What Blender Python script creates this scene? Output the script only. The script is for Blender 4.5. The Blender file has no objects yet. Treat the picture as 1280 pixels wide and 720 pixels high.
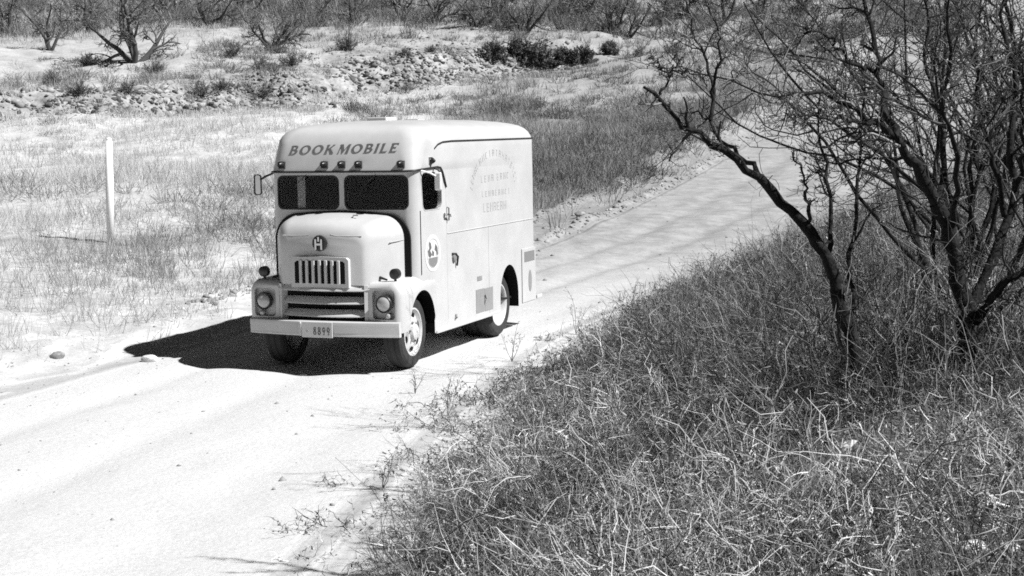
import bpy, bmesh, math, random
import numpy as np
from mathutils import Vector, Matrix

rnd = random.Random(7)
SUN_AZ, SUN_EL, SKY, EXPO = -21.0, 48.0, .05, .68
scene = bpy.context.scene
col = scene.collection

# ------------------------------------------------------------------ camera numbers
CAM = np.array([0.0, 0.0, 3.118]); FPX = 1897.85; PITCH = -0.105; ROLL = 0.017
FW = np.array([0, math.cos(PITCH), math.sin(PITCH)]); RT = np.array([1.0, 0, 0]); UP = np.cross(RT, FW)

def ray(x, y):
    X, Y = x - 640.0, y - 360.0
    c, s = math.cos(ROLL), math.sin(ROLL)
    return FW * FPX + RT * (X * c - Y * s) - UP * (X * s + Y * c)

def at_depth(x, y, d):
    r = ray(x, y); return CAM + r * (d / r[1])

# ------------------------------------------------------------------ noise
def _hash(ix, iy, seed):
    h = (ix.astype(np.int64) * 374761393 + iy.astype(np.int64) * 668265263 + seed * 974711) & 0xFFFFFFFF
    h = ((h ^ (h >> 13)) * 1274126177) & 0xFFFFFFFF
    h = h ^ (h >> 16)
    return (h & 0xFFFFFF) / float(0xFFFFFF)

def vnoise(x, y, seed=0):
    x = np.asarray(x, float); y = np.asarray(y, float)
    ix, iy = np.floor(x), np.floor(y); fx, fy = x - ix, y - iy
    fx = fx * fx * (3 - 2 * fx); fy = fy * fy * (3 - 2 * fy)
    a = _hash(ix, iy, seed); b = _hash(ix + 1, iy, seed); c = _hash(ix, iy + 1, seed); d = _hash(ix + 1, iy + 1, seed)
    return a + (b - a) * fx + (c - a) * fy + (a - b - c + d) * fx * fy

def fbm(x, y, seed=0, octv=4):
    r, a, t = 0.0, 1.0, 0.0
    for k in range(octv):
        r = r + a * (vnoise(x, y, seed + k * 17) - .5); t += a
        x = np.asarray(x) * 2.03 + 5.1; y = np.asarray(y) * 2.03 + 1.7; a *= .5
    return r / t * 2

def ss(t):
    t = np.clip(t, 0, 1); return t * t * (3 - 2 * t)

# ------------------------------------------------------------------ terrain
def dbank(a, d): return np.clip(71 + (a + 25) * 1.15, 64, 102) + 3 * fbm(a * .09, d * .02, 5) + 1.5 * fbm(a * .4, d * .1, 6)
Ld = [-60, 0, 10, 15, 20, 24, 30, 35, 43, 50, 57, 65, 80, 100, 130, 200, 600]
La = [-36, -14, -9.5, -7.6, -6.0, -4.7, -2.1, .5, 3.3, 5.6, 7.9, 10.3, 15.6, 23, 34, 60, 200]
Rd = [-60, 0, 8, 10.6, 13.4, 18, 24, 31, 43, 57, 65, 80, 100, 130, 200, 600]
Ra = [-12, -2.4, -1.6, -1.25, -.8, -.1, 1.3, 4.4, 10.5, 16.5, 19.5, 25.5, 33, 45, 72, 214]
Pd = [-100, 24, 28, 32, 36, 40, 45, 50, 60, 70, 78, 85, 95, 105, 120, 140, 180, 260, 500, 900]
Pz = [0, 0, .04, .16, .36, .62, .95, 1.28, 2.05, 2.95, 3.75, 4.6, 6.05, 7.7, 11, 16, 27, 46, 95, 130]
_dd = np.linspace(-100, 900, 4001)
def _smooth(xs, ys, n):
    v = np.interp(_dd, xs, ys); k = np.ones(n) / n
    return np.convolve(np.pad(v, n // 2, mode='edge'), k, mode='valid')[:len(_dd)]
_L = _smooth(Ld, La, 19); _R = _smooth(Rd, Ra, 19); _P = _smooth(Pd, Pz, 27)
def Le(d): return np.interp(d, _dd, _L)
def Re(d): return np.interp(d, _dd, _R)

def height(a, d):
    a = np.asarray(a, float); d = np.asarray(d, float)
    z = np.interp(d, _dd, _P) - .03
    le, re = Le(d), Re(d)
    rt, lt = a - re, le - a
    hb = np.interp(d, [-20, 0, 10, 20, 30, 50, 80, 120], [1.5, 1.55, 1.3, 1.1, .9, .7, .6, .3])
    z = z + hb * ss((rt + .2) / 4.5) + np.clip(rt - 2, 0, 60) * .05 * (1 - ss((d - 60) / 60))
    lt2 = lt + .9 * fbm(a * .5, d * .5, 37)
    z = z + .16 * ss((lt2 + .1) / 1.6) + .35 * ss((lt - 1.5) / 9) * (1 - ss((d - 50) / 40))
    off = ss(np.maximum(rt, lt) / 1.5)
    far = ss((d - 20) / 60)
    z = z + fbm(a * .45, d * .45, 3) * (.03 + .22 * off * (.35 + .65 * far))
    z = z + fbm(a * .09, d * .07, 11) * 1.0 * off * far
    # steep stony bank of the cut on the hillside
    bank = ss((d - dbank(a, d)) / 5.0)
    z = z + (1.5 + .5 * fbm(a * .15, d * .1, 7)) * bank * (1 - ss((a - 1) / 10)) * (1 - ss((d - 104) / 40))
    z = z + fbm(a * .9, d * .9, 8) * .45 * np.exp(-((d - dbank(a, d) - 2.5) / 3.5) ** 2) * (1 - ss((a - 1) / 10))
    # graded ridges along the far side of the road
    rg = ss((d - 25) / 4) * (1 - ss((d - 78) / 12))
    z = z + rg * (.17 * np.exp(-((lt - .25) / .2) ** 2) + .19 * np.exp(-((lt - 1.9) / .24) ** 2)) * (.5 + 1.1 * np.maximum(fbm(a * 1.1, d * .8, 43), -.4))
    # ruts along the road
    u = (a - le) / np.maximum(re - le, 1)
    inr = ss(np.minimum(u, 1 - u) / .12)
    z = z + inr * ss((d - 24) / 8) * .05 * fbm(a * .9, d * .45, 47, 3)
    z = z - inr * (.035 + .03 * ss((d - 24) / 8)) * (np.exp(-((u - .26) / .045) ** 2) + np.exp(-((u - .52) / .05) ** 2) + .7 * np.exp(-((u - .78) / .06) ** 2))
    z = z + fbm(a * 1.9, d * 1.9, 23, 3) * (.012 + .05 * off) + .07 * ss((lt + .2) / .8) * (1 - ss((d - 24) / 8)) * np.maximum(fbm(a * 2.6, d * 2.6, 29, 3), -.1)
    return z

def hit(x, y):
    r = ray(x, y); r = r / r[1]
    d = np.linspace(5, 400, 16000)
    P = CAM[None] + r[None] * d[:, None]
    below = P[:, 2] <= height(P[:, 0], P[:, 1])
    i = int(np.argmax(below)) if below.any() else len(d) - 1
    p = P[i].copy(); p[2] = float(height(p[0], p[1])); return p

def gz(a, d): return float(height(a, d))

# ------------------------------------------------------------------ materials (all grey: the photograph is black and white)
def new_mat(name):
    m = bpy.data.materials.new(name); m.use_nodes = True
    nt = m.node_tree; b = nt.nodes['Principled BSDF']
    return m, nt, b

def G(v): return (v, v, v, 1)

def mat(name, v, rough=.6, metal=0.0, spec=.5, var=0.0, scale=4.0, bump=0.0, bscale=40.0, coat=0.0, coords='Object'):
    m, nt, b = new_mat(name)
    b.inputs['Base Color'].default_value = G(v); b.inputs['Roughness'].default_value = rough
    b.inputs['Metallic'].default_value = metal; b.inputs['Specular IOR Level'].default_value = spec
    b.inputs['Coat Weight'].default_value = coat
    N, K = nt.nodes.new, nt.links.new
    tc = N('ShaderNodeTexCoord')
    if var:
        n = N('ShaderNodeTexNoise'); n.inputs['Scale'].default_value = scale; n.inputs['Detail'].default_value = 6; n.inputs['Roughness'].default_value = .65
        K(tc.outputs[coords], n.inputs['Vector'])
        r = N('ShaderNodeMapRange'); r.inputs[1].default_value = .3; r.inputs[2].default_value = .7
        r.inputs[3].default_value = v * (1 - var); r.inputs[4].default_value = v * (1 + var)
        K(n.outputs['Fac'], r.inputs[0]); K(r.outputs[0], b.inputs['Base Color'])
    if bump:
        n2 = N('ShaderNodeTexNoise'); n2.inputs['Scale'].default_value = bscale; n2.inputs['Detail'].default_value = 5
        K(tc.outputs[coords], n2.inputs['Vector'])
        bp = N('ShaderNodeBump'); bp.inputs['Strength'].default_value = bump; bp.inputs['Distance'].default_value = .02
        K(n2.outputs['Fac'], bp.inputs['Height']); K(bp.outputs[0], b.inputs['Normal'])
    return m

def tone_mat(name, lo, hi, rough=.85, transl=0.0):
    """Base colour from a random per-stem tone stored on the mesh."""
    m, nt, b = new_mat(name)
    N, K = nt.nodes.new, nt.links.new
    at = N('ShaderNodeAttribute'); at.attribute_name = 'tone'
    r = N('ShaderNodeMapRange'); r.inputs[3].default_value = lo; r.inputs[4].default_value = hi
    K(at.outputs['Fac'], r.inputs[0]); K(r.outputs[0], b.inputs['Base Color'])
    b.inputs['Roughness'].default_value = rough; b.inputs['Specular IOR Level'].default_value = .2
    if transl:
        out = nt.nodes['Material Output']; t = N('ShaderNodeBsdfTranslucent'); mx = N('ShaderNodeMixShader'); mx.inputs[0].default_value = transl
        K(r.outputs[0], t.inputs['Color']); K(b.outputs[0], mx.inputs[1]); K(t.outputs[0], mx.inputs[2]); K(mx.outputs[0], out.inputs['Surface'])
    return m

def glass_mat(name, tint=.35):
    m, nt, b = new_mat(name); nt.nodes.remove(b)
    N, K = nt.nodes.new, nt.links.new
    out = nt.nodes['Material Output']
    t = N('ShaderNodeBsdfTransparent'); t.inputs[0].default_value = G(tint)
    g = N('ShaderNodeBsdfGlossy'); g.inputs['Roughness'].default_value = .03; g.inputs['Color'].default_value = G(.9)
    f = N('ShaderNodeFresnel'); f.inputs[0].default_value = 1.22
    mx = N('ShaderNodeMixShader')
    K(f.outputs[0], mx.inputs[0]); K(t.outputs[0], mx.inputs[1]); K(g.outputs[0], mx.inputs[2]); K(mx.outputs[0], out.inputs['Surface'])
    return m

def dirt_mat():
    m, nt, b = new_mat('dirt')
    N, K = nt.nodes.new, nt.links.new
    b.inputs['Roughness'].default_value = .95; b.inputs['Specular IOR Level'].default_value = .1
    tc = N('ShaderNodeTexCoord')
    def attr(n):
        a = N('ShaderNodeAttribute'); a.attribute_name = n; return a.outputs['Fac']
    def noise(sc, det=5, vec=None, rough=.6):
        n = N('ShaderNodeTexNoise'); n.inputs['Scale'].default_value = sc; n.inputs['Detail'].default_value = det; n.inputs['Roughness'].default_value = rough
        K(vec or tc.outputs['Object'], n.inputs['Vector']); return n.outputs['Fac']
    def rng(s, a, bb, c, d):
        r = N('ShaderNodeMapRange'); r.inputs[1].default_value = a; r.inputs[2].default_value = bb; r.inputs[3].default_value = c; r.inputs[4].default_value = d
        K(s, r.inputs[0]); return r.outputs[0]
    def mth(op, x, y):
        n = N('ShaderNodeMath'); n.operation = op
        for i, q in enumerate((x, y)):
            if isinstance(q, (int, float)): n.inputs[i].default_value = q
            else: K(q, n.inputs[i])
        return n.outputs[0]
    def mixf(f, x, y):
        n = N('ShaderNodeMix'); K(f, n.inputs[0])
        for i, q in ((2, x), (3, y)):
            if isinstance(q, (int, float)): n.inputs[i].default_value = q
            else: K(q, n.inputs[i])
        return n.outputs[0]
    # open soil
    soil = mth('MULTIPLY', rng(noise(.7, 6), .3, .7, .31, .49), rng(noise(9, 6), .3, .7, .72, 1.2))
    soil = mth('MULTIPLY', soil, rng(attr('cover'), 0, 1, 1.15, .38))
    # compacted road: streaks along the direction of travel
    uv = N('ShaderNodeUVMap'); uv.uv_map = 'road'
    mp = N('ShaderNodeMapping'); K(uv.outputs[0], mp.inputs[0]); mp.inputs['Scale'].default_value = (.12, 9, 1)
    st = noise(1.0, 6, mp.outputs[0])
    mp2 = N('ShaderNodeMapping'); K(uv.outputs[0], mp2.inputs[0]); mp2.inputs['Scale'].default_value = (.5, 3.2, 1)
    st2 = noise(1.0, 5, mp2.outputs[0])
    road = mth('MULTIPLY', rng(st, .38, .62, .42, .60), rng(st2, .38, .62, .76, 1.14))
    road = mth('MULTIPLY', road, rng(noise(30, 6, None, .7), .36, .64, .88, 1.08))
    road = mth('MULTIPLY', road, rng(attr('worn'), 0, 1, 1.0, .54))
    # wheel tracks: packed, darker earth in bands along the road
    sx = N('ShaderNodeSeparateXYZ'); K(uv.outputs[0], sx.inputs[0])
    wob = mth('ADD', sx.outputs[1], mth('MULTIPLY', mth('SUBTRACT', noise(.22, 3), .5), .16))
    tr = None
    for u0, wd_ in ((.26, .05), (.52, .06), (.78, .05)):
        g = rng(mth('ABSOLUTE', mth('SUBTRACT', wob, u0), 0), .0, wd_ * 1.6, 1, 0); tr = g if tr is None else mth('MAXIMUM', tr, g)
    tr = mth('MULTIPLY', tr, rng(noise(.55, 5), .36, .62, 0, 1))
    road = mth('MULTIPLY', road, mixf(attr('worn'), rng(tr, 0, 1, 1.05, .76), rng(tr, 0, 1, 1.12, .58)))
    road = mth('MULTIPLY', road, mixf(attr('worn'), 1.0, rng(noise(1.7, 7, None, .75), .38, .62, .78, 1.16)))
    # pebbles
    vo = N('ShaderNodeTexVoronoi'); vo.inputs['Scale'].default_value = 9; K(tc.outputs['Object'], vo.inputs['Vector'])
    pb = rng(vo.outputs['Distance'], .07, .13, .6, 1.0)
    pbm = mixf(rng(noise(1.1, 3), .48, .62, 0, 1), 1.0, pb)
    road = mth('MULTIPLY', road, pbm)
    f = mth('ADD', attr('road'), mth('MULTIPLY', mth('SUBTRACT', noise(1.6, 6), .5), 1.3))
    c = mixf(rng(f, .2, .8, 0, 1), soil, road)
    rk = mth('MULTIPLY', rng(noise(1.6, 9, None, .8), .36, .62, .13, .42), rng(noise(.25, 4), .35, .65, .75, 1.1))
    c = mixf(attr('rocky'), c, rk)
    K(c, b.inputs['Base Color'])
    bp = N('ShaderNodeBump'); bp.inputs['Strength'].default_value = .45; bp.inputs['Distance'].default_value = .05
    h = mth('ADD', noise(9, 9, None, .72), mth('MULTIPLY', pbm, .6)); K(h, bp.inputs['Height']); K(bp.outputs[0], b.inputs['Normal'])
    return m

M = dict(
    paint=mat('cream_paint', .50, .38, spec=.4, var=.09, scale=1.7, coat=.10, bump=.04, bscale=2.2),
    paint2=mat('cream_paint_panel', .25, .5, var=.08, scale=8),
    dark=mat('dark_void', .012, .9, spec=.1),
    rubber=mat('black_rubber', .02, .6),
    seal=mat('seal', .015, .8, spec=.15),
    tyre=mat('tyre', .025, .85, var=.35, scale=6, bump=.3, bscale=30),
    rim=mat('rim_paint', .52, .5, var=.12, scale=7),
    chrome=mat('chrome', .55, .18, metal=1.0),
    black=mat('black_metal', .02, .4),
    plate=mat('plate', .6, .5),
    ink=mat('ink', .12, .6),
    ink_soft=mat('ink_faded', .415, .6),
    grey=mat('grey_marks', .2, .6),
    crest=mat('crest_paint', .64, .5),
    white=mat('white_paint', .84, .6, var=.08, scale=6),
    lens=mat('lamp_lens', .38, .1, spec=.8, coat=.6),
    lens2=mat('marker_lens', .012, .35, spec=.4),
    cloth=mat('seat_vinyl', .025, .6),
    inner=mat('cab_lining', .015, .8),
    pale=mat('pale_reflection', .75, .7),
    glass=glass_mat('glass', .78),
    dirt=dirt_mat(),
    bark=mat('bark', .022, .95, spec=.08, var=.5, scale=14, bump=.8, bscale=35),
    twig=tone_mat('twigs', .018, .36),
    fartwig=tone_mat('distant_twigs', .045, .32),
    farbark=mat('distant_bark', .05, .9, var=.3, scale=2),
    straw=tone_mat('straw', .15, .70, transl=.5),
    brush=tone_mat('brush', .035, .74, transl=.08),
    darkbrush=tone_mat('dark_brush', .05, .22, transl=.1),
    leaf=tone_mat('shrub_leaf', .045, .15, transl=.1),
    stone=mat('stone', .24, .9, var=.55, scale=.9, coords='Object', bump=.5, bscale=12),
    palestone=mat('pale_stone', .60, .9, var=.2, scale=6, bump=.5, bscale=12),
)

# ------------------------------------------------------------------ object helpers
def obj(name, me, material=None, parent=None, smooth=False):
    o = bpy.data.objects.new(name, me); col.objects.link(o)
    if material is not None:
        for m_ in (material if isinstance(material, (list, tuple)) else [material]): me.materials.append(m_)
    if smooth and len(me.polygons):
        me.polygons.foreach_set('use_smooth', np.ones(len(me.polygons), bool))
    if parent is not None: o.parent = parent
    return o

def tag(o, label=None, cat=None, group=None, kind=None):
    for k, v in (('label', label), ('category', cat), ('group', group), ('kind', kind)):
        if v: o[k] = v
    return o

def empty(name, loc=(0, 0, 0), rz=0.0, parent=None):
    o = bpy.data.objects.new(name, None); col.objects.link(o)
    o.location = loc; o.rotation_euler = (0, 0, rz); o.empty_display_size = .2
    if parent is not None: o.parent = parent
    return o

def np_mesh(name, V, F, tone=None):
    """V (n,3), F list of arrays (m,k) of one or two face sizes."""
    me = bpy.data.meshes.new(name)
    if not isinstance(F, (list, tuple)): F = [F]
    me.vertices.add(len(V)); me.vertices.foreach_set('co', np.ascontiguousarray(V, np.float32).ravel())
    nl = sum(f.size for f in F); nf = sum(len(f) for f in F)
    me.loops.add(nl); me.loops.foreach_set('vertex_index', np.concatenate([f.ravel() for f in F]).astype(np.int32))
    me.polygons.add(nf)
    st, s0 = [], 0
    for f in F:
        st.append(np.arange(len(f)) * f.shape[1] + s0); s0 += f.size
    me.polygons.foreach_set('loop_start', np.concatenate(st).astype(np.int32))
    if tone is not None:
        a = me.attributes.new('tone', 'FLOAT', 'POINT'); a.data.foreach_set('value', np.ascontiguousarray(tone, np.float32))
    me.update(calc_edges=True); me.validate()
    return me

def bm_mesh(bm, name='m', recalc=True):
    if recalc: bmesh.ops.recalc_face_normals(bm, faces=bm.faces[:])
    me = bpy.data.meshes.new(name); bm.to_mesh(me); bm.free(); return me

def auto_smooth(me, deg=35):
    me.polygons.foreach_set('use_smooth', np.ones(len(me.polygons), bool))
    me.set_sharp_from_angle(angle=math.radians(deg))

def loft(sections, cap=True):
    bm = bmesh.new(); rings = [[bm.verts.new(p) for p in s] for s in sections]
    n = len(rings[0])
    for r0, r1 in zip(rings, rings[1:]):
        for i in range(n):
            bm.faces.new((r0[i], r0[(i + 1) % n], r1[(i + 1) % n], r1[i]))
    if cap:
        bm.faces.new(rings[0][::-1]); bm.faces.new(rings[-1])
    return bm

def prism(profile, axis, t0, t1, bm=None):
    """profile: 2-D loop; axis 0 -> (v,w) loop swept along u; 1 -> (u,w) along v; 2 -> (u,v) along w."""
    own = bm is None
    if own: bm = bmesh.new()
    def P(q, t):
        return (t, q[0], q[1]) if axis == 0 else (q[0], t, q[1]) if axis == 1 else (q[0], q[1], t)
    a = [bm.verts.new(P(q, t0)) for q in profile]; b = [bm.verts.new(P(q, t1)) for q in profile]
    n = len(profile); fs = [bm.faces.new(a[::-1]), bm.faces.new(b)]
    for i in range(n): fs.append(bm.faces.new((a[i], a[(i + 1) % n], b[(i + 1) % n], b[i])))
    return bm

def rrect(x0, x1, y0, y1, r, n=5):
    pts = []
    for cx, cy, a0 in ((x1 - r, y1 - r, 0), (x0 + r, y1 - r, 90), (x0 + r, y0 + r, 180), (x1 - r, y0 + r, 270)):
        for k in range(n + 1):
            a = math.radians(a0 + 90 * k / n); pts.append((cx + r * math.cos(a), cy + r * math.sin(a)))
    return pts

def box(x0, x1, y0, y1, z0, z1, bev=0.0, seg=2, bm=None):
    b = bmesh.new()
    bmesh.ops.create_cube(b, size=1)
    for v in b.verts:
        v.co = ((x0 + x1) / 2 + v.co.x * (x1 - x0), (y0 + y1) / 2 + v.co.y * (y1 - y0), (z0 + z1) / 2 + v.co.z * (z1 - z0))
    if bev: bmesh.ops.bevel(b, geom=b.edges[:], offset=bev, segments=seg, profile=.5, affect='EDGES')
    if bm is None: return b
    t = bpy.data.meshes.new('t'); b.to_mesh(t); b.free(); bm.from_mesh(t); bpy.data.meshes.remove(t); return bm

def tube(path, r, sides=8, bm=None, closed=False):
    if bm is None: bm = bmesh.new()
    path = [Vector(p) for p in path]; n = len(path); rings = []
    for i, p in enumerate(path):
        t = (path[(i + 1) % n] - path[i - 1]) if closed else (path[min(i + 1, n - 1)] - path[max(i - 1, 0)])
        t.normalize(); ref = Vector((0, 0, 1)) if abs(t.z) < .9 else Vector((1, 0, 0))
        a = t.cross(ref).normalized(); b = t.cross(a)
        rr = r[i] if isinstance(r, (list, tuple)) else r
        rings.append([bm.verts.new(p + (a * math.cos(2 * math.pi * k / sides) + b * math.sin(2 * math.pi * k / sides)) * rr) for k in range(sides)])
    for i in range(n if closed else n - 1):
        r0, r1 = rings[i], rings[(i + 1) % n]
        for k in range(sides): bm.faces.new((r0[k], r0[(k + 1) % sides], r1[(k + 1) % sides], r1[k]))
    if not closed: bm.faces.new(rings[0][::-1]); bm.faces.new(rings[-1])
    return bm

def lathe(profile, axis='x', n=40, bm=None, c=(0, 0, 0), close=True):
    """profile: list of (t along axis, radius)."""
    if bm is None: bm = bmesh.new()
    rings = []
    for t, r in profile:
        ring = []
        for k in range(n):
            a = 2 * math.pi * k / n; p, q = r * math.cos(a), r * math.sin(a)
            ring.append(bm.verts.new(((c[0] + t, c[1] + p, c[2] + q)) if axis == 'x' else ((c[0] + p, c[1] + t, c[2] + q) if axis == 'y' else (c[0] + p, c[1] + q, c[2] + t))))
        rings.append(ring)
    for r0, r1 in zip(rings, rings[1:]):
        for k in range(n): bm.faces.new((r0[k], r0[(k + 1) % n], r1[(k + 1) % n], r1[k]))
    if close: bm.faces.new(rings[0][::-1]); bm.faces.new(rings[-1])
    return bm

def boolean(o, cutters):
    """cut the list of (bmesh, material) out of o and bake the result."""
    hold = []
    for i, (cb, cm) in enumerate(cutters):
        me = bm_mesh(cb, 'cut'); me.materials.append(cm)
        c = bpy.data.objects.new('cut', me); col.objects.link(c); c.parent = o.parent; hold.append(c)
        md = o.modifiers.new('b%d' % i, 'BOOLEAN'); md.operation = 'DIFFERENCE'; md.object = c; md.solver = 'EXACT'
        md.material_mode = 'TRANSFER'
    bpy.context.view_layer.update()
    dg = bpy.context.evaluated_depsgraph_get()
    me = bpy.data.meshes.new_from_object(o.evaluated_get(dg), preserve_all_data_layers=True, depsgraph=dg)
    o.modifiers.clear(); old = o.data; o.data = me; bpy.data.meshes.remove(old)
    for c in hold:
        m_ = c.data; bpy.data.objects.remove(c); bpy.data.meshes.remove(m_)

def flat_shape(loops, thick=.003):
    """2-D loops (even-odd filled) -> mesh in xy with a small thickness, built through a 2-D curve."""
    cu = bpy.data.curves.new('shape', 'CURVE'); cu.dimensions = '2D'; cu.fill_mode = 'BOTH'; cu.extrude = thick
    for lp in loops:
        s = cu.splines.new('POLY'); s.points.add(len(lp) - 1)
        for p, q in zip(s.points, lp): p.co = (q[0], q[1], 0, 1)
        s.use_cyclic_u = True
    o = bpy.data.objects.new('shape', cu); col.objects.link(o)
    bpy.context.view_layer.update()
    dg = bpy.context.evaluated_depsgraph_get()
    me = bpy.data.meshes.new_from_object(o.evaluated_get(dg), depsgraph=dg)
    bpy.data.objects.remove(o); bpy.data.curves.remove(cu)
    return me

def remap(me, fn):
    for v in me.vertices: v.co = fn(*v.co)
    me.update(); return me

# ------------------------------------------------------------------ ground and road
def build_ground():
    s = np.concatenate([np.linspace(-6, -1.2, 25)[:-1], np.linspace(-1.2, -.46, 60)[:-1], np.linspace(-.46, .46, 300), np.linspace(.46, 1.2, 60)[1:], np.linspace(1.2, 6, 25)[1:]])
    d = np.concatenate([np.linspace(-60, 2, 32)[:-1], np.linspace(2, 34, 290)[:-1], 34 * np.exp(np.linspace(0, math.log(125 / 34), 230)), np.linspace(128, 700, 70)])
    S, D = np.meshgrid(s, d); A = S * (np.abs(D) + 7)
    Z = height(A, D)
    nr, nc = A.shape
    V = np.stack([A, D, Z], -1).reshape(-1, 3)
    i = np.arange(nr - 1)[:, None] * nc + np.arange(nc - 1)[None]
    F = np.stack([i, i + 1, i + nc + 1, i + nc], -1).reshape(-1, 4)
    le, re = Le(D), Re(D)
    u = (A - le) / np.maximum(re - le, .5)
    edge = np.minimum(A - le, re - A)
    roadm = np.clip(.5 + edge * np.where(D > 27, 1.8, .8), 0, 1) * (1 - .5 * ss((D - 80) / 40))
    lt, rt = le - A, A - re
    lt = lt + 1.6 * fbm(A * .35, D * .35, 38); shoulder = ss(1 - lt / 3.6) * (lt > 0)
    roadm = np.clip(np.maximum(roadm, shoulder * .8 * (1 - ss((D - 24) / 6))), 0, 1)
    track = np.exp(-((D - 33.5 - .12 * (A + 10)) / 1.0) ** 2) * ss((-5.5 - A) / 2) * .85
    track2 = np.exp(-((D - 96 - .35 * (A - 14)) / 2.2) ** 2) * ss((A - 3) / 8) * ss((34 - A) / 8) * .6
    roadm = np.maximum(roadm, np.maximum(track, track2))
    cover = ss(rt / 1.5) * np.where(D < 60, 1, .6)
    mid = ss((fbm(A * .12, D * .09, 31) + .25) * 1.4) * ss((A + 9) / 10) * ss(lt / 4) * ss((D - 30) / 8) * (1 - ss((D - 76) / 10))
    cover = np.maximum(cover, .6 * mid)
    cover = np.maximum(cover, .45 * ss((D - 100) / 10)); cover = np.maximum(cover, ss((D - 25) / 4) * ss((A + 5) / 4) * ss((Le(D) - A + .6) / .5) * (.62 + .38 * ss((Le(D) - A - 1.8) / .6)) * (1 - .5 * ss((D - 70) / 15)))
    rel = D - dbank(A, D); bank = ss((rel + 1.5) / 2.5) * (1 - ss((rel - 6) / 5)) * (1 - ss((A - 0) / 8))
    rocky = np.clip(bank + .45 * ss((rel - 4) / 4) * (1 - ss((D - 106) / 5)) * (1 - ss((A + 2) / 10)), 0, 1)
    worn = ss((D - 22) / 16)
    names = dict(worn=worn.ravel(), road=roadm.ravel(), cover=cover.ravel(), rocky=rocky.ravel())
    UV = np.stack([D.ravel(), u.ravel()], -1)
    ed = edge.reshape(-1)[F].mean(1); dd = D.reshape(-1)[F].mean(1)
    onroad = (ed > 0) & (dd < 130)
    for nm, sel in (('ground', ~onroad), ('dirt_road', onroad)):
        f = F[sel]; used = np.unique(f); mp = np.zeros(len(V), np.int64); mp[used] = np.arange(len(used))
        me = np_mesh(nm, V[used], mp[f])
        for k, v in names.items():
            a = me.attributes.new(k, 'FLOAT', 'POINT'); a.data.foreach_set('value', v[used].astype(np.float32))
        uvl = me.uv_layers.new(name='road'); uvl.data.foreach_set('uv', UV[f.ravel()].astype(np.float32).ravel())
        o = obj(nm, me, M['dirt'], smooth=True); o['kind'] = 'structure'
build_ground()

# ------------------------------------------------------------------ the book van (local: u right in the picture, v back, w up)
ROT = -0.371
TRUCK = empty('book_van', (-2.484, 19.779, 0.0), ROT)
tag(TRUCK, 'pale boxy library van lettered BOOKMOBILE, driving along the dirt road', 'van')
T = TRUCK
def P(name, bm, m, parent=T, smooth=None, label=None):
    me = bm if isinstance(bm, bpy.types.Mesh) else bm_mesh(bm, name)
    o = obj(name, me, m, parent)
    if smooth: auto_smooth(me, smooth)
    if label: o['label'] = label
    return o

VEND = 5.08
def vfront(w):
    if w < 2.575: return .62
    t = w - 2.575; return .585 + t * .20 + t * t * .30
def slice_(w, hw, vf, vr, rf, rr, n=8):
    pts = []
    for cx, cy, a0, r in ((hw - rr, vr - rr, 0, rr), (-(hw - rr), vr - rr, 90, rr), (-(hw - rf), vf + rf, 180, rf), (hw - rf, vf + rf, 270, rf)):
        for k in range(n + 1):
            a = math.radians(a0 + 90 * k / n); pts.append((cx + r * math.cos(a), cy + r * math.sin(a), w))
    return pts
lv = []
for w in (.37, .7, 1.2, 1.8, 2.3, 2.565): lv.append((w, 1.10, .62, VEND, .17, .10))
lv.append((2.57, 1.10, .585, VEND, .18, .10))
for w in (2.70, 2.85, 2.94): lv.append((w, 1.10, vfront(w), VEND, .20 + (w - 2.57) * .2, .11))
lv += [(3.00, 1.09, .735, VEND - .01, .24, .14), (3.06, 1.065, .775, VEND - .03, .25, .17), (3.11, 1.03, .82, VEND - .07, .26, .20),
       (3.155, .965, .89, VEND - .13, .28, .24), (3.19, .87, .99, VEND - .24, .32, .30), (3.22, .72, 1.17, VEND - .42, .36, .36),
       (3.245, .50, 1.45, VEND - .75, .36, .36), (3.258, .2, 1.9, VEND - 1.2, .18, .18)]
body = P('body', loft([slice_(*s) for s in lv]), M['paint'])

def arch(cv, half, top, spring):
    pts = [(cv - half, .15)]
    for k in range(25):
        a = math.pi - math.pi * k / 24
        pts.append((cv + half * math.cos(a), spring + (top - spring) * math.sin(a)))
    pts.append((cv + half, .15)); return pts
def wind(sgn): return rrect(.035, .985, 2.065, 2.53, .09) if sgn > 0 else rrect(-.985, -.035, 2.065, 2.53, .09)
DW = rrect(.78, 1.43, 2.05, 2.545, .09)
DW = [(v + (.03 if w < 2.3 else 0) * (v < 1) , w) for v, w in DW]
cut = [(box(-1.0, 1.0, .74, 2.1, .95, 2.56), M['inner']), (prism(wind(1), 1, .3, .95), M['paint']), (prism(wind(-1), 1, .3, .95), M['paint']),
       (prism(DW, 0, .85, 1.4), M['paint']), (prism(DW, 0, -1.4, -.85), M['paint']),
       (prism(arch(.70, .42, 1.0, .5), 0, .62, 1.4), M['dark']), (prism(arch(.70, .42, 1.0, .5), 0, -1.4, -.62), M['dark']),
       (prism(arch(3.92, .38, 1.05, .55), 0, .55, 1.4), M['dark']), (prism(arch(3.92, .38, 1.05, .55), 0, -1.4, -.55), M['dark'])]
boolean(body, cut); auto_smooth(body.data, 28)

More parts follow.
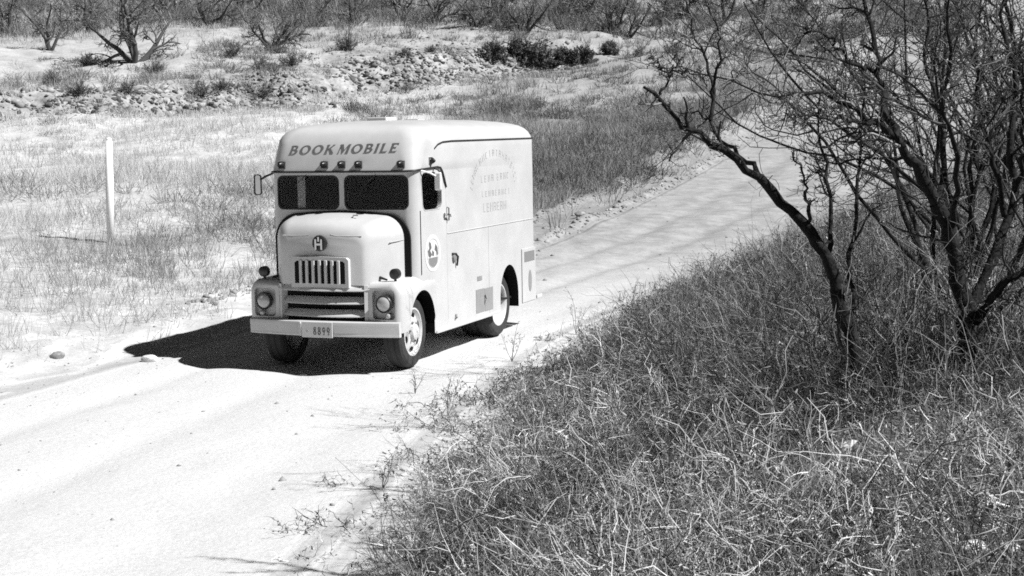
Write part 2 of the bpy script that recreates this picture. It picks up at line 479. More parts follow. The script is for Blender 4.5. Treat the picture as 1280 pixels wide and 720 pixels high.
def ring(loop, grow, axis, t0, t1):
    """frame strip round a loop, from the loop out to the grown loop."""
    cx = (min(p[0] for p in loop) + max(p[0] for p in loop)) / 2; cy = (min(p[1] for p in loop) + max(p[1] for p in loop)) / 2
    hx = (max(p[0] for p in loop) - min(p[0] for p in loop)) / 2; hy = (max(p[1] for p in loop) - min(p[1] for p in loop)) / 2
    out = [(cx + (x - cx) * (hx + grow) / hx, cy + (y - cy) * (hy + grow) / hy) for x, y in loop]
    def Q(q, t): return (t, q[0], q[1]) if axis == 0 else (q[0], t, q[1])
    bm = bmesh.new(); R = [[bm.verts.new(Q(q, t)) for q in L] for L, t in ((loop, t0), (out, t0), (out, t1), (loop, t1))]
    n = len(loop)
    for a, b in ((0, 1), (1, 2), (2, 3), (3, 0)):
        for i in range(n): bm.faces.new((R[a][i], R[a][(i + 1) % n], R[b][(i + 1) % n], R[b][i]))
    return bm

for sg in (1, -1):
    lp = wind(sg)
    wp = P('windscreen', prism(lp, 1, .655, .661), M['glass'])
    P('gasket', ring([(x, y) for x, y in lp], -.018, 1, .63, .652), M['rubber'], wp)
    wx = .52 * sg
    P('wiper', tube([(wx, .60, 2.535), (wx - .16, .598, 2.40), (wx - .2, .60, 2.28)], .006, 6), M['black'], wp)

# inside the cab
P('cab_partition', box(-.99, .99, 1.98, 2.02, .97, 2.55), M['inner'])
P('reflection_strip', box(-.70, -.58, .672, .69, 2.0, 2.545, .004), M['pale'], label='pale upright strip behind the windscreen, standing in for a reflection')  # added pale strip: its colour imitates an upright reflection in the left pane
st = P('cab_seat', box(-.9, .9, 1.35, 1.75, 1.3, 1.45, .05), M['cloth'])
P('seat_back', box(-.85, .85, 1.75, 1.88, 1.45, 2.1, .05), M['cloth'], st)
P('steering_wheel', tube([(.5 + .2 * math.cos(a), .95 + .07 * math.sin(a), 2.02 + .17 * math.sin(a)) for a in np.linspace(0, 2 * math.pi, 25)[:-1]], .012, 6, closed=True), M['black'], smooth=60)

# doors
for sg in (1, -1):
    x = 1.1 * sg
    dl = rrect(.70, 1.58, 1.2, 2.575, .05)
    dr = P('door', ring(DW, .012, 0, x + .004 * sg, x - .05 * sg), M['paint'])
    dg = [(.70, 1.2), (.74, .98), (.9, 1.02), (1.06, .9), (1.12, .45), (1.58, .45), (1.58, 2.56), (.70, 2.56)]
    # shut line: a thin dark groove that follows the door's edge
    P('shut_line', tube([(x - .004 * sg, v, w) for v, w in ((.74, 2.05), (.74, 1.2))], .006, 5), M['rubber'], dr)
    P('shut_line', tube([(x - .001 * sg, v, w) for v, w in ((1.58, .5), (1.58, 2.5))], .0022, 5), M['grey'], dr)
    P('window', prism(DW, 0, x - .03 * sg, x - .036 * sg), M['glass'], dr)
    hb = tube([(x, 1.50, 1.95), (x + .05 * sg, 1.50, 1.955), (x + .055 * sg, 1.58, 1.95), (x + .045 * sg, 1.62, 1.92)], .014, 8)
    lathe([(0, .03), (.012 * sg, .03), (.018 * sg, .012)], 'x', 16, hb, (x, 1.50, 1.95))
    tube([(x + .002 * sg, 1.6, 1.86), (x + .03 * sg, 1.6, 1.87), (x + .03 * sg, 1.6, 2.04), (x + .002 * sg, 1.6, 2.05)], .010, 8, hb)
    P('handle', hb, M['chrome'], dr, 40)

# round crest on the lit door: pale disc, grey figure and a grey bowl below it
def ell(cx, cy, rx, ry, n=36, a0=0, a1=360):
    return [(cx + rx * math.cos(math.radians(a0 + (a1 - a0) * k / n)), cy + ry * math.sin(math.radians(a0 + (a1 - a0) * k / n))) for k in range(n + (a1 - a0 < 360))]
def side_mark(name, loops, m, lift=.004, parent=T, label=None):
    me = flat_shape(loops, .001); remap(me, lambda x, y, z: (1.1 + lift + z, x, y))
    return P(name, me, m, parent, label=label)
em = side_mark('door_crest', [ell(1.10, 1.46, .255, .25)], M['crest'], .003, label='round pale crest with a grey figure on the door')
side_mark('crest_field', [ell(1.10, 1.46, .20, .20), ell(1.10, 1.46, .188, .188)], M['ink_soft'], .006, em)
side_mark('crest_figure', [ell(1.10, 1.40, .15, .13, 20, 180, 360)], M['grey'], .006, em)
side_mark('crest_figure', [[(.97, 1.62), (1.03, 1.60), (1.05, 1.53), (1.0, 1.50), (1.06, 1.44), (1.0, 1.405), (.95, 1.43), (.93, 1.5), (.98, 1.53)],
                           [(1.07, 1.50), (1.13, 1.47), (1.12, 1.42), (1.07, 1.43)],
                           [(1.18, 1.58), (1.24, 1.53), (1.26, 1.44), (1.22, 1.41), (1.2, 1.48), (1.15, 1.5)]], M['ink'], .007, em)

# nose: the big rounded bonnet
def nose(hw, vc, top, bottom, bow, rtop, n=9):
    """cross-section loop at depth vc, bowed forward in the middle."""
    pts = []
    def add(x, w): pts.append((x, vc + bow * (x / hw) ** 2, w))
    for k in range(6): add(-hw, bottom + (top - rtop - bottom) * k / 5)
    for k in range(1, n + 1):
        a = math.pi - math.pi / 2 * k / n; add(-hw + rtop + rtop * math.cos(a), top - rtop + rtop * math.sin(a))
    for k in range(1, 10): add(-hw + rtop + (2 * (hw - rtop)) * k / 10, top + .035 * math.sin(math.pi * k / 10))
    for k in range(0, n + 1):
        a = math.pi / 2 - math.pi / 2 * k / n; add(hw - rtop + rtop * math.cos(a), top - rtop + rtop * math.sin(a))
    for k in range(1, 6): add(hw, top - rtop - (top - rtop - bottom) * k / 5)
    return pts
secs = [nose(.575, -.035, 1.70, 1.12, .04, .11), nose(.63, -.022, 1.775, 1.11, .06, .15), nose(.68, .015, 1.845, 1.10, .08, .18), nose(.73, .07, 1.89, 1.10, .09, .20),
        nose(.79, .17, 1.93, 1.10, .08, .23), nose(.85, .31, 1.96, 1.10, .05, .26), nose(.90, .48, 1.985, 1.10, .03, .29), nose(.925, .605, 2.0, 1.10, 0, .30)]
hood = P('bonnet', loft(secs), M['paint'], smooth=40)
sl = [nose(.93, .585, 2.004, 1.12, 0, .30), nose(1.01, .585, 2.02, 1.12, 0, .35), nose(1.01, .618, 2.02, 1.12, 0, .35), nose(.93, .618, 2.004, 1.12, 0, .30)]
P('bonnet_seal', loft(sl + sl[:1], False), M['seal'])
# pressed ridge each side of the badge, and a crease on the flank
for sg in (1, -1):
    P('bonnet_trim', tube([(.13 * sg, -.005, 1.81), (.16 * sg, -.018, 1.78), (.22 * sg, -.016, 1.765), (.40 * sg, .0, 1.76), (.58 * sg, .03, 1.76)], .008, 8), M['paint'], hood, 60)
P('crease', tube([(.845, .31, 1.66), (.897, .48, 1.67), (.92, .58, 1.68)], .007, 6), M['paint'], hood, 60)
P('latch', tube([(.30, .36, 1.995), (.33, .30, 2.01), (.40, .29, 2.01)], .010, 6), M['chrome'], hood)
bd = P('badge', lathe([(.0, .105), (-.02, .105), (-.03, .09)], 'y', 28, None, (0, -.025, 1.665)), M['black'], hood, 30, label='dark round badge on the bonnet')
lbm = bmesh.new()
box(-.055, -.03, -.075, -.058, 1.585, 1.72, 0, 2, lbm); box(.03, .055, -.075, -.058, 1.585, 1.72, 0, 2, lbm); box(-.03, .03, -.073, -.058, 1.64, 1.665, 0, 2, lbm)
box(-.012, .012, -.073, -.058, 1.69, 1.75, 0, 2, lbm)
P('badge_letters', lbm, M['chrome'], bd)

# upper grille: frame and upright bars
vg = -.065
bm = bmesh.new()
N = 8; x0, x1 = -.395, .395
ft = [(x, 1.44 + .035 * math.cos(x / .42 * math.pi / 2)) for x in np.linspace(-.42, .42, 13)]
prof = [(-.42, 1.13)] + ft + [(.42, 1.13)]
ug = P('upper_grille', ring([(-.37, 1.14), (-.37, 1.41), (-.34, 1.435), (0, 1.445), (.34, 1.435), (.37, 1.41), (.37, 1.14)], .05, 1, vg + .005, .02), M['paint'])
P('grille_void', box(-.37, .37, -.052, -.03, 1.13, 1.44), M['dark'], ug)
for k in range(7):
    x = -.37 + .74 * (k + 1) / 8
    P('grille_bar', box(x - .021, x + .021, vg - .012, -.05, 1.135, 1.445, .008), M['paint'], ug)

# lower grille
lg = P('lower_grille', box(-.66, .66, .10, .13, .55, 1.13), M['dark'])
for sg in (1, -1):
    P('grille_cheek', prism([(.575 * sg, .095), (.61 * sg, .0), (.655 * sg, .02), (.72 * sg, .12), (.72 * sg, .40), (.575 * sg, .40)], 2, .60, 1.12), M['paint'], lg)
def bar(w0, w1, hw, v0, name):
    secs = []
    for x in np.linspace(-hw, hw, 17):
        f = 1 - .5 * max(0, abs(x) / hw - .9) / .1
        vv = v0 + .10 * (x / hw) ** 2; wm = (w0 + w1) / 2; h = (w1 - w0) / 2 * f
        secs.append([(x, vv + .14, wm - h), (x, vv + .02, wm - h), (x, vv - .005, wm - h * .8), (x, vv - .002, wm - h * .5), (x, vv + .085, wm + h), (x, vv + .14, wm + h)])
    return P(name, loft(secs), M['paint'], lg, 40)
bar(1.035, 1.14, .68, -.08, 'grille_bar'); bar(.865, .96, .63, -.07, 'grille_bar'); bar(.695, .79, .63, -.07, 'grille_bar')

# front wings with lamps
for sg in (1, -1):
    prof = [(.66, .50), (1.10, .50), (1.125, .60), (1.125, .98)]
    for k in range(1, 8):
        a = math.pi / 2 * k / 8; prof.append((.985 + .14 * math.cos(a), .98 + .19 * math.sin(a)))
    prof += [(.985, 1.17), (.66, 1.155)]
    def sec(v, inset, drop):
        return [((.66 + (x - .66) * (1 - inset / .46)) * sg, v, .50 + (w - .50) * (1 - drop / .67) + (.02 if inset > .05 else 0)) for x, w in prof]
    secs = [sec(.02, .07, .09), sec(.035, .035, .045), sec(.07, .010, .012), sec(.12, 0, 0), sec(.5, 0, -.01), sec(.9, -.0, -.03), sec(1.16, .012, -.04), sec(1.22, .03, -.04)]
    wing = P('wing', loft(secs), M['paint'])
    rec = rrect(.715 * sg if sg > 0 else -1.035, 1.035 if sg > 0 else -.715, .68, 1.06, .05)
    boolean(wing, [(prism(arch(.70, .42, 1.0, .5), 0, .58 * sg, 1.4 * sg), M['dark']), (prism(rec, 1, -.1, .085), M['paint'])])
    auto_smooth(wing.data, 32)
    hx, hw_ = .885 * sg, .885
    hl = P('headlight', lathe([(.10, .05), (.06, .098), (.0, .116), (-.025, .116), (-.035, .108), (-.03, .096)], 'y', 36, None, (hx, .02, hw_)), M['black'], smooth=40)
    P('lens', lathe([(-.02, .097), (-.035, .09), (-.052, .068), (-.06, .042), (-.064, .012)], 'y', 32, None, (hx, .02, hw_)), M['lens'], hl, 60)
    P('parking_light', lathe([(.06, .035), (.0, .04), (-.03, .036), (-.045, .02)], 'y', 20, None, ((.93) * sg, .05, .725)), M['lens'], smooth=50)
    sx = (.985 if sg > 0 else -.955)
    ts = P('turn_signal', lathe([(.05, .05), (.035, .07), (-.035, .07), (-.05, .05)], 'y', 24, None, (sx, .16, 1.265)), M['black'], smooth=40)
    P('stalk', tube([(sx, .16, 1.15), (sx, .16, 1.22)], .018, 8), M['black'], ts)
    P('wing_bracket', tube([(sx - .12 * sg, .16, 1.185), (sx - .26 * sg, .20, 1.215), (sx - .30 * sg, .28, 1.22)], [.012, .022, .03], 8), M['black'], ts)

# front bumper and its plate
secs = []
for x in np.linspace(-1.1, 1.1, 25):
    v = -.115 + .115 * (x / 1.1) ** 2
    secs.append([(x, v + .06, .455), (x, v + .012, .452), (x, v - .005, .47), (x, v, .50), (x, v - .012, .60), (x, v - .005, .64), (x, v + .02, .655), (x, v + .06, .652)])
bp = P('bumper', loft(secs), M['paint'], smooth=30)
for sg in (1, -1): P('bumper_iron', box(.4 * sg - .04, .4 * sg + .04, -.04, .5, .50, .60), M['black'], bp)
px, pv = -.02, -.142
pl = P('licence_plate', box(-.225 + px, .225 + px, pv, pv + .012, .438, .645, .006), M['plate'], label='pale licence plate reading 8899')
P('plate_bolt', box(-.275 + px, -.245 + px, pv, pv + .03, .455, .64, .004), M['paint'], bp)
def digit8(): return [ell(.5, .28, .42, .28, 20), ell(.5, .28, .19, .13, 16), ell(.5, .76, .36, .24, 20), ell(.5, .76, .16, .11, 16)]
def digit9(): return [ell(.5, .68, .42, .32, 24), ell(.5, .69, .19, .15, 16), [(.70, .50), (.92, .62), (.55, 0), (.28, 0)]]
for i, ch in enumerate('8899'):
    loops = digit8() if ch == '8' else digit9()
    if ch == '8': loops = [[(x, min(y, .53)) if k < 2 else (x, max(y, .545)) for x, y in lp] for k, lp in enumerate(loops)]
    else:
        loops = [loops[0], loops[1]]
    me = flat_shape(loops, .001)
    xx = -.06 + px + i * .066
    remap(me, lambda x, y, z, xx=xx: (xx + x * .055, pv - .004 - z, .472 + y * .105))
    d_ = P('plate_digit', me, M['ink'], pl)
    if ch == '9':
        me = flat_shape([[(.74, .60), (.92, .66), (.60, 0), (.34, 0)]], .001)
        remap(me, lambda x, y, z, xx=xx: (xx + x * .055, pv - .0065 - z, .472 + y * .105)); P('plate_digit', me, M['ink'], pl)
me = flat_shape([ell(0, 0, .017, .013, 12)], .001); remap(me, lambda x, y, z: (-.145 + px + x, pv - .004 - z, .522 + y)); P('plate_mark', me, M['ink_soft'], pl)

# drip rail round the windscreen top, over the door and down behind it; roof gutter; belt line
pts = [(-1.108, 1.2, 2.575), (-1.108, .82, 2.575)] + [(-.93 + .178 * math.cos(math.radians(a)), .765 + .19 * math.sin(math.radians(a)), 2.575) for a in range(195, 271, 15)]
pts += [(.93 + .178 * math.cos(math.radians(a)), .765 + .19 * math.sin(math.radians(a)), 2.575 + (a - 270) * .0002) for a in range(270, 346, 15)]
pts += [(1.108, .82, 2.595), (1.108, 1.30, 2.612), (1.108, 1.40, 2.60), (1.108, 1.46, 2.54), (1.108, 1.52, 2.42), (1.108, 1.58, 2.33)]
P('drip_rail', tube(pts, [.014] * (len(pts) - 3) + [.017, .02, .014], 8), M['black'], smooth=60)
P('drip_rail', tube([(-1.108, 1.2, 2.575), (-1.108, 1.52, 2.45)], .014, 8), M['black'])
for sg in (1, -1):
    x = 1.103 * sg
    P('roof_gutter', tube([(x, 1.22, 2.86), (x, 1.34, 2.915), (x, 1.5, 2.945), (x, 1.8, 2.955), (x, 5.0, 2.955), (x - .02 * sg, VEND + .005, 2.955)], .011, 8), M['black'], smooth=60)
    P('belt_moulding', tube([(x - .001 * sg, v, 1.69) for v in (1.60, 3.0, VEND - .05)], .007, 6), M['paint'])
    P('side_seam', tube([(x - .003 * sg, 3.1, w) for w in (.4, 1.68)], .0025, 5), M['paint2'])
    P('rocker_sill', box(min(1.085 * sg, 1.118 * sg), max(1.085 * sg, 1.118 * sg), 1.16, 3.5, .355, .40, .008), M['paint'])
P('roof_gutter', tube([(-1.08, VEND + .006, 2.955), (1.08, VEND + .006, 2.955)], .011, 8), M['black'])

# markers on the visor
for x in (-.88, -.23, .03, .28, .90):
    w = 2.665; v = vfront(w)
    mk = P('marker_light', lathe([(.04, .036), (.0, .046), (-.06, .042), (-.09, .02)], 'y', 18, None, (x, v - .015, w + .012)), M['lens2'], smooth=45)
    P('marker_base', prism([(x - .05, w - .045), (x + .05, w - .045), (x + .04, w + .05), (x - .04, w + .05)], 1, v - .03, v + .05), M['black'], mk)
mk = P('marker_light', lathe([(0, .04), (.05, .036), (.075, .015)], 'x', 18, None, (1.095, 1.09, 2.70)), M['lens2'], smooth=45)
P('marker_base', box(1.09, 1.115, 1.03, 1.15, 2.655, 2.75, .01), M['chrome'], mk)

# mirrors
am = tube([(-1.10, .75, 2.56), (-1.20, .72, 2.52), (-1.29, .70, 2.47)], .014, 8)
mr = P('mirror', ring(rrect(-1.375, -1.285, 2.27, 2.53, .03), .012, 1, .69, .71), M['black']); P('mirror_arm', am, M['black'], mr, 60)
P('mirror_glass', prism(rrect(-1.375, -1.285, 2.27, 2.53, .03), 1, .70, .706), M['chrome'], mr)
mr = P('mirror', box(1.24, 1.34, .885, .92, 2.31, 2.555, .02), M['white'])
P('mirror_arm', tube([(1.10, .76, 2.58), (1.2, .82, 2.55), (1.29, .93, 2.48)], .012, 8), M['white'], mr, 60)
P('mirror_arm', tube([(1.10, 1.2, 2.60), (1.2, 1.1, 2.58), (1.30, .94, 2.56)], .012, 8), M['black'], mr, 60)
P('mirror_glass', box(1.255, 1.325, .915, .925, 2.33, 2.46), M['grey'], mr)

# flaps and fittings on the lit side
x = 1.1
def flat(name, v0, v1, w0, w1, m, lift=.006, bev=.002, parent=T, label=None):
    return P(name, box(x - .01, x + lift, v0, v1, w0, w1, bev), m, parent, label=label)
hp = flat('side_hatch', 2.58, 2.89, .46, .80, M['paint2']); flat('side_hatch', 2.91, 3.23, .455, .79, M['paint2'])
P('hatch_latch', tube([(x + .012, 2.9, .70), (x + .03, 2.9, .64), (x + .012, 2.9, .56)], .010, 6), M['chrome'], hp)
flat('vent_plate', 2.64, 2.82, .925, .99, M['paint2'])
rp = flat('rear_locker', 4.45, VEND - .03, .40, 1.24, M['paint'], .010)
flat('grille_patch', 4.55, 5.0, 1.03, 1.19, M['grey'], .014, .001, rp)
P('oval_vent', remap(flat_shape([ell(4.79, .72, .07, .17)], .001), lambda a, b, c: (x + .014 + c, a, b)), M['paint2'], rp)
P('locker_edge', tube([(x + .006, 4.45, .40), (x + .006, 4.45, 1.24)], .006, 5), M['grey'], rp)
fc = P('filler_cap', lathe([(0, .06), (.03, .055), (.035, .04)], 'x', 18, None, (x, 1.80, 1.34)), M['grey'], smooth=40)
P('cap_hinge', tube([(x + .01, 1.74, 1.40), (x + .04, 1.80, 1.395), (x + .04, 1.87, 1.35), (x + .02, 1.87, 1.22)], .014, 6), M['black'], fc)
P('tow_eye', tube([(x, 1.80, .47), (x + .03, 1.81, .50), (x + .01, 1.83, .54)], .014, 6), M['grey'])
P('rear_bumper', box(-1.1, 1.12, VEND + .01, VEND + .24, .40, .46, .01), M['paint'])
P('tail_light', lathe([(0, .045), (.05, .04), (.06, .02)], 'y', 16, None, (1.0, VEND, .75)), M['lens2'])
P('roof_vent', box(-.16, .14, 1.75, 2.1, 3.235, 3.30, .015), M['paint'])
P('roof_vent', box(-.1, .1, 2.9, 3.15, 3.245, 3.275, .01), M['paint'])
ch = box(-.45, -.35, .5, 4.9, .42, .56); box(.35, .45, .5, 4.9, .42, .56, 0, 2, ch); box(-.9, .9, 3.78, 3.92, .42, .54, 0, 2, ch); box(-.9, .9, .55, .67, .40, .52, 0, 2, ch)
P('chassis', ch, M['black'])
P('underside', box(-.98, .98, .95, VEND - .1, .50, .53), M['black'])

# wheels
def wheel(u, v, sg, steer, rear):
    we = empty('wheel', (u, v, .45), steer, T)
    prof = [(-.12, .30), (-.135, .36), (-.13, .43), (-.105, .466), (-.06, .478), (-.05, .47), (-.035, .47), (-.03, .48), (.03, .48), (.035, .47), (.05, .47), (.06, .478), (.105, .466), (.13, .43), (.135, .36), (.12, .30)]
    P('tyre', lathe([(t, r) for t, r in prof], 'x', 64, close=False), M['tyre'], we, 30)
    if not rear:
        rp = [(-.10, .31), (.10, .31), (.125, .325), (.128, .30), (.10, .275), (.085, .26), (.11, .20), (.125, .14), (.12, .12), (.165, .10), (.18, .06), (.18, .01)]
    else:
        rp = [(-.10, .31), (.10, .31), (.125, .325), (.128, .30), (.10, .275), (.04, .26), (-.02, .22), (-.04, .15), (-.04, .12), (.06, .10), (.09, .05), (.09, .01)]
    r_ = P('rim', lathe([(t * sg, r) for t, r in rp], 'x', 48, close=False), M['rim'], we, 30)
    if not rear:
        for k in range(6):
            a = math.radians(60 * k + 20)
            b_ = bmesh.new(); lp = [b_.verts.new((sg * (.113 - .12 * (math.hypot(.225 + .035 * math.cos(t), .05 * math.sin(t)) - .21)), *(
                (lambda p, q: (p * math.cos(a) - q * math.sin(a), p * math.sin(a) + q * math.cos(a)))(.225 + .032 * math.cos(t), .052 * math.sin(t))))) for t in np.linspace(0, 2 * math.pi, 17)[:-1]]
            b_.faces.new(lp); P('rim_hole', b_, M['dark'], we)
        for k in range(6):
            a = math.radians(60 * k + 50); P('wheel_nut', lathe([(.115 * sg, .016), (.15 * sg, .014)], 'x', 6, None, (0, .135 * math.cos(a), .135 * math.sin(a))), M['grey'], we)
    return we
wheel(.885, .61, 1, math.radians(3), False); wheel(-.885, .61, -1, math.radians(3), False)
wheel(.85, 3.79, 1, 0, True); wheel(-.85, 3.79, -1, 0, True)
wheel(.59, 3.79, 1, 0, True); wheel(-.59, 3.79, -1, 0, True)

# lettering on the visor: flared italic capitals, thick and thin
def L_O(): return [ell(.5, .5, .52, .5, 32), [(.5 + .30 * math.cos(t) - .0 * math.sin(t) , .5 + .44 * math.sin(t)) for t in np.linspace(0, 2 * math.pi, 29)[:-1]]]
def L_B():
    out = [(0, 0)] + [(.42 + .36 * math.cos(math.radians(a)), .27 + .27 * math.sin(math.radians(a))) for a in range(-90, 76, 15)] + [(.40 + .29 * math.cos(math.radians(a)), .77 + .23 * math.sin(math.radians(a))) for a in range(-60, 91, 15)] + [(0, 1), (.06, .94), (.06, .06)]
    h1 = [(.25, .06)] + [(.38 + .2 * math.cos(math.radians(a)), .27 + .21 * math.sin(math.radians(a))) for a in range(-90, 91, 15)] + [(.25, .48)]
    h2 = [(.25, .56)] + [(.36 + .16 * math.cos(math.radians(a)), .75 + .19 * math.sin(math.radians(a))) for a in range(-90, 91, 15)] + [(.25, .94)]
    return [out, h1, h2]
def L_K(): return [[(0, 0), (.30, 0), (.24, .06), (.24, .44), (.31, .50), (.62, .05), (.58, 0), (.92, 0), (.86, .07), (.44, .60), (.72, .92), (.80, 1), (.58, 1), (.64, .95), (.24, .53), (.24, .94), (.30, 1), (0, 1), (.05, .94), (.05, .06)]]
def L_M(): return [[(0, 0), (.16, 0), (.11, .07), (.13, .80), (.44, 0), (.52, 0), (.80, .80), (.80, .07), (.75, 0), (1.07, 0), (1.02, .07), (1.02, .93), (1.07, 1), (.80, 1), (.56, .34), (.30, 1), (0, 1), (.06, .93), (.05, .07)]]
def L_I(): return [[(0, 0), (.30, 0), (.25, .07), (.25, .93), (.30, 1), (0, 1), (.05, .93), (.05, .07)]]
def L_L(): return [[(0, 0), (.66, 0), (.70, .2), (.62, .07), (.25, .07), (.25, .93), (.30, 1), (0, 1), (.05, .93), (.05, .07)]]
def L_E(): return [[(0, 0), (.66, 0), (.72, .2), (.62, .07), (.25, .07), (.25, .48), (.46, .48), (.52, .40), (.52, .64), (.46, .55), (.25, .55), (.25, .93), (.58, .93), (.68, .82), (.66, 1), (0, 1), (.05, .93), (.05, .07)]]
GL = dict(B=(L_B, .80), O=(L_O, 1.05), K=(L_K, .90), M=(L_M, 1.08), I=(L_I, .32), L=(L_L, .70), E=(L_E, .72))
tot = 0; xs = []
for i, ch in enumerate('BOOKMOBILE'):
    xs.append(tot); tot += GL[ch][1] + (.22 if ch not in 'K' else .42)
tot -= .22
X0, X1, W0, HT = -.80, .85, 2.815, .114
sc = (X1 - X0 - .04) / tot
for i, ch in enumerate('BOOKMOBILE'):
    me = flat_shape(GL[ch][0](), .002)
    def f(x, y, z, xo=xs[i]):
        w = W0 + y * HT + .018 * ((xo + x) / tot); return (X0 + (xo + x) * sc + y * .035, vfront(w) - .004 - z, w)
    P('lettering', remap(me, f), M['ink'])

# worn lettering on the lit side: an arc over three short lines; the photograph shows only faded strokes
def stroke_letters(name, centers, hts, m=M['ink_soft']):
    r2 = random.Random(19); loops = []
    for (cv, cw, ang), h in zip(centers, hts):
        k = r2.choice(['E', 'H', 'T', 'C', 'R', 'L', 'N'])
        wd = h * .62; t = h * .17
        segs = {'E': [(-1, 0, 0, 1), (0, 1, 1, 0), (0, 0, 1, 0), (0, -1, 1, 0)], 'H': [(-1, 0, 0, 1), (1, 0, 0, 1), (0, 0, 1, 0)], 'T': [(0, 0, 0, 1), (0, 1, 1, 0)],
                'C': [(-1, 0, 0, .8), (0, 1, .9, 0), (0, -1, .9, 0)], 'R': [(-1, 0, 0, 1), (0, 1, .8, 0), (0, 0, .8, 0), (1, .5, 0, .4), (.8, -.5, 0, .5)], 'L': [(-1, 0, 0, 1), (0, -1, 1, 0)], 'N': [(-1, 0, 0, 1), (1, 0, 0, 1), (0, .2, .5, 0)]}[k]
        for sx, sy, ex, ey in segs:
            cx, cy = sx * wd / 2, sy * h / 2 * .85
            a, b = (wd / 2 * .72 if ex else t / 2) , (h / 2 * ey * .98 if ey else t / 2)
            if ex: b = t * .36; a = wd / 2 * ex - t * .62
            if a < .003: continue
            q = [(cx - a, cy - b), (cx + a, cy - b), (cx + a, cy + b), (cx - a, cy + b)]
            ca, sa = math.cos(ang), math.sin(ang)
            loops.append([(cv + px_ * ca - py_ * sa, cw + px_ * sa + py_ * ca) for px_, py_ in q])
    bm = bmesh.new()
    for j, lp in enumerate(loops):
        prism(lp, 0, 1.101, 1.1025 + (j % 7) * .0003, bm)
    return P(name, bm, m)
arc = [(3.38 + .88 * math.cos(math.radians(a)), 2.22 + .54 * math.sin(math.radians(a)), math.radians((a - 90) * .75)) for a in np.linspace(172, 12, 19)]
stroke_letters('arched_lettering', arc, [.10] * 19)
stroke_letters('side_lettering', [(2.90 + i * .135, 2.385 + .004 * i, 0) for i in range(4)] + [(3.52 + i * .135, 2.40 + .004 * i, 0) for i in range(4)], [.10] * 8)
stroke_letters('side_lettering', [(2.92 + i * .13, 2.17, 0) for i in range(9)], [.085] * 9)
stroke_letters('side_lettering', [(2.98 + i * .135, 1.97, 0) for i in range(7)], [.13] * 7)

# ------------------------------------------------------------------ vegetation tools
RG = np.random.default_rng(11)
def unit(v): return v / np.maximum(np.linalg.norm(v, axis=-1, keepdims=True), 1e-9)
def rvec(n): return unit(RG.normal(size=(n, 3)))

def walk(base, dirn, length, k, crook, lift=0.0):
    """n crooked polylines of k+1 points."""
    n = len(base); P_ = np.empty((n, k + 1, 3)); P_[:, 0] = base; d = unit(dirn)
    step = (np.asarray(length) / k)[:, None]
    for i in range(k):
        d = unit(d + RG.normal(size=(n, 3)) * crook + np.array([0, 0, lift])); P_[:, i + 1] = P_[:, i] + d * step
    return P_

def pick(P_, t):
    """points and tangents at parameters t (n,) along polylines P_ (n,k,3)."""
    k = P_.shape[1] - 1; x = np.clip(t, 0, .999) * k; i = x.astype(int); f = (x - i)[:, None]
    r = np.arange(len(P_)); a, b = P_[r, i], P_[r, i + 1]
    return a + (b - a) * f, unit(b - a), i, f

def ribbons(P_, width, tone, tip=.25):
    """flat strips along polylines; returns verts, quads, tones."""
    n, k1, _ = P_.shape
    t = unit(P_[:, -1] - P_[:, 0]); s = unit(np.cross(t, rvec(n)))
    w = np.asarray(width)[:, None] * np.linspace(1, tip, k1)[None] * .5
    V = np.stack([P_ - s[:, None] * w[..., None], P_ + s[:, None] * w[..., None]], 2).reshape(-1, 3)
    b = (np.arange(n) * k1 * 2)[:, None] + (np.arange(k1 - 1) * 2)[None]
    F = np.stack([b, b + 1, b + 3, b + 2], -1).reshape(-1, 4)
    return V, F, np.repeat(tone, k1 * 2)

def tubes(P_, R_, sides, tone):
    n, k, _ = P_.shape
    tg = np.empty_like(P_); tg[:, 1:-1] = P_[:, 2:] - P_[:, :-2]; tg[:, 0] = P_[:, 1] - P_[:, 0]; tg[:, -1] = P_[:, -1] - P_[:, -2]
    tg = unit(tg); ref = rvec(n)[:, None]
    a = unit(np.cross(tg, ref)); b = np.cross(tg, a)
    an = np.linspace(0, 2 * np.pi, sides, endpoint=False)
    V = P_[:, :, None] + (a[:, :, None] * np.cos(an)[None, None, :, None] + b[:, :, None] * np.sin(an)[None, None, :, None]) * R_[:, :, None, None]
    base = np.arange(n)[:, None, None] * k * sides + np.arange(k - 1)[None, :, None] * sides
    i = np.arange(sides)[None, None]; j = (i + 1) % sides
    F = np.stack([base + i, base + j, base + j + sides, base + i + sides], -1).reshape(-1, 4)
    return V.reshape(-1, 3), F, np.repeat(tone, k * sides)

def merge(parts):
    V, F, T_, o = [], [], [], 0
    for v, f, t in parts: V.append(v); F.append(f + o); T_.append(t); o += len(v)
    return np.concatenate(V), np.concatenate(F), np.concatenate(T_)

def mesh_of(name, parts):
    V, F, T_ = merge(parts); return np_mesh(name, V, F, T_)

def children(P_, R_, per, lo, hi, frac, spread, k, crook, lift, tone, rmin):
    """side shoots of a set of polylines."""
    n = len(P_); idx = np.repeat(np.arange(n), per); m = len(idx)
    t = RG.uniform(lo, hi, m); p, tg, i, f = pick(P_[idx], t)
    L = np.linalg.norm(np.diff(P_, axis=1), axis=-1).sum(1)[idx]
    d = unit(tg + unit(np.cross(tg, rvec(m))) * spread * RG.uniform(.6, 1.4, (m, 1)))
    ln = L * RG.uniform(*frac, m) * (1.15 - .5 * t)
    C = walk(p, d, ln, k, crook, lift)
    r0 = R_[idx, i] * RG.uniform(.45, .75, m)
    R2 = np.maximum(r0[:, None] * np.linspace(1, .45, k + 1)[None], rmin)
    return C, R2

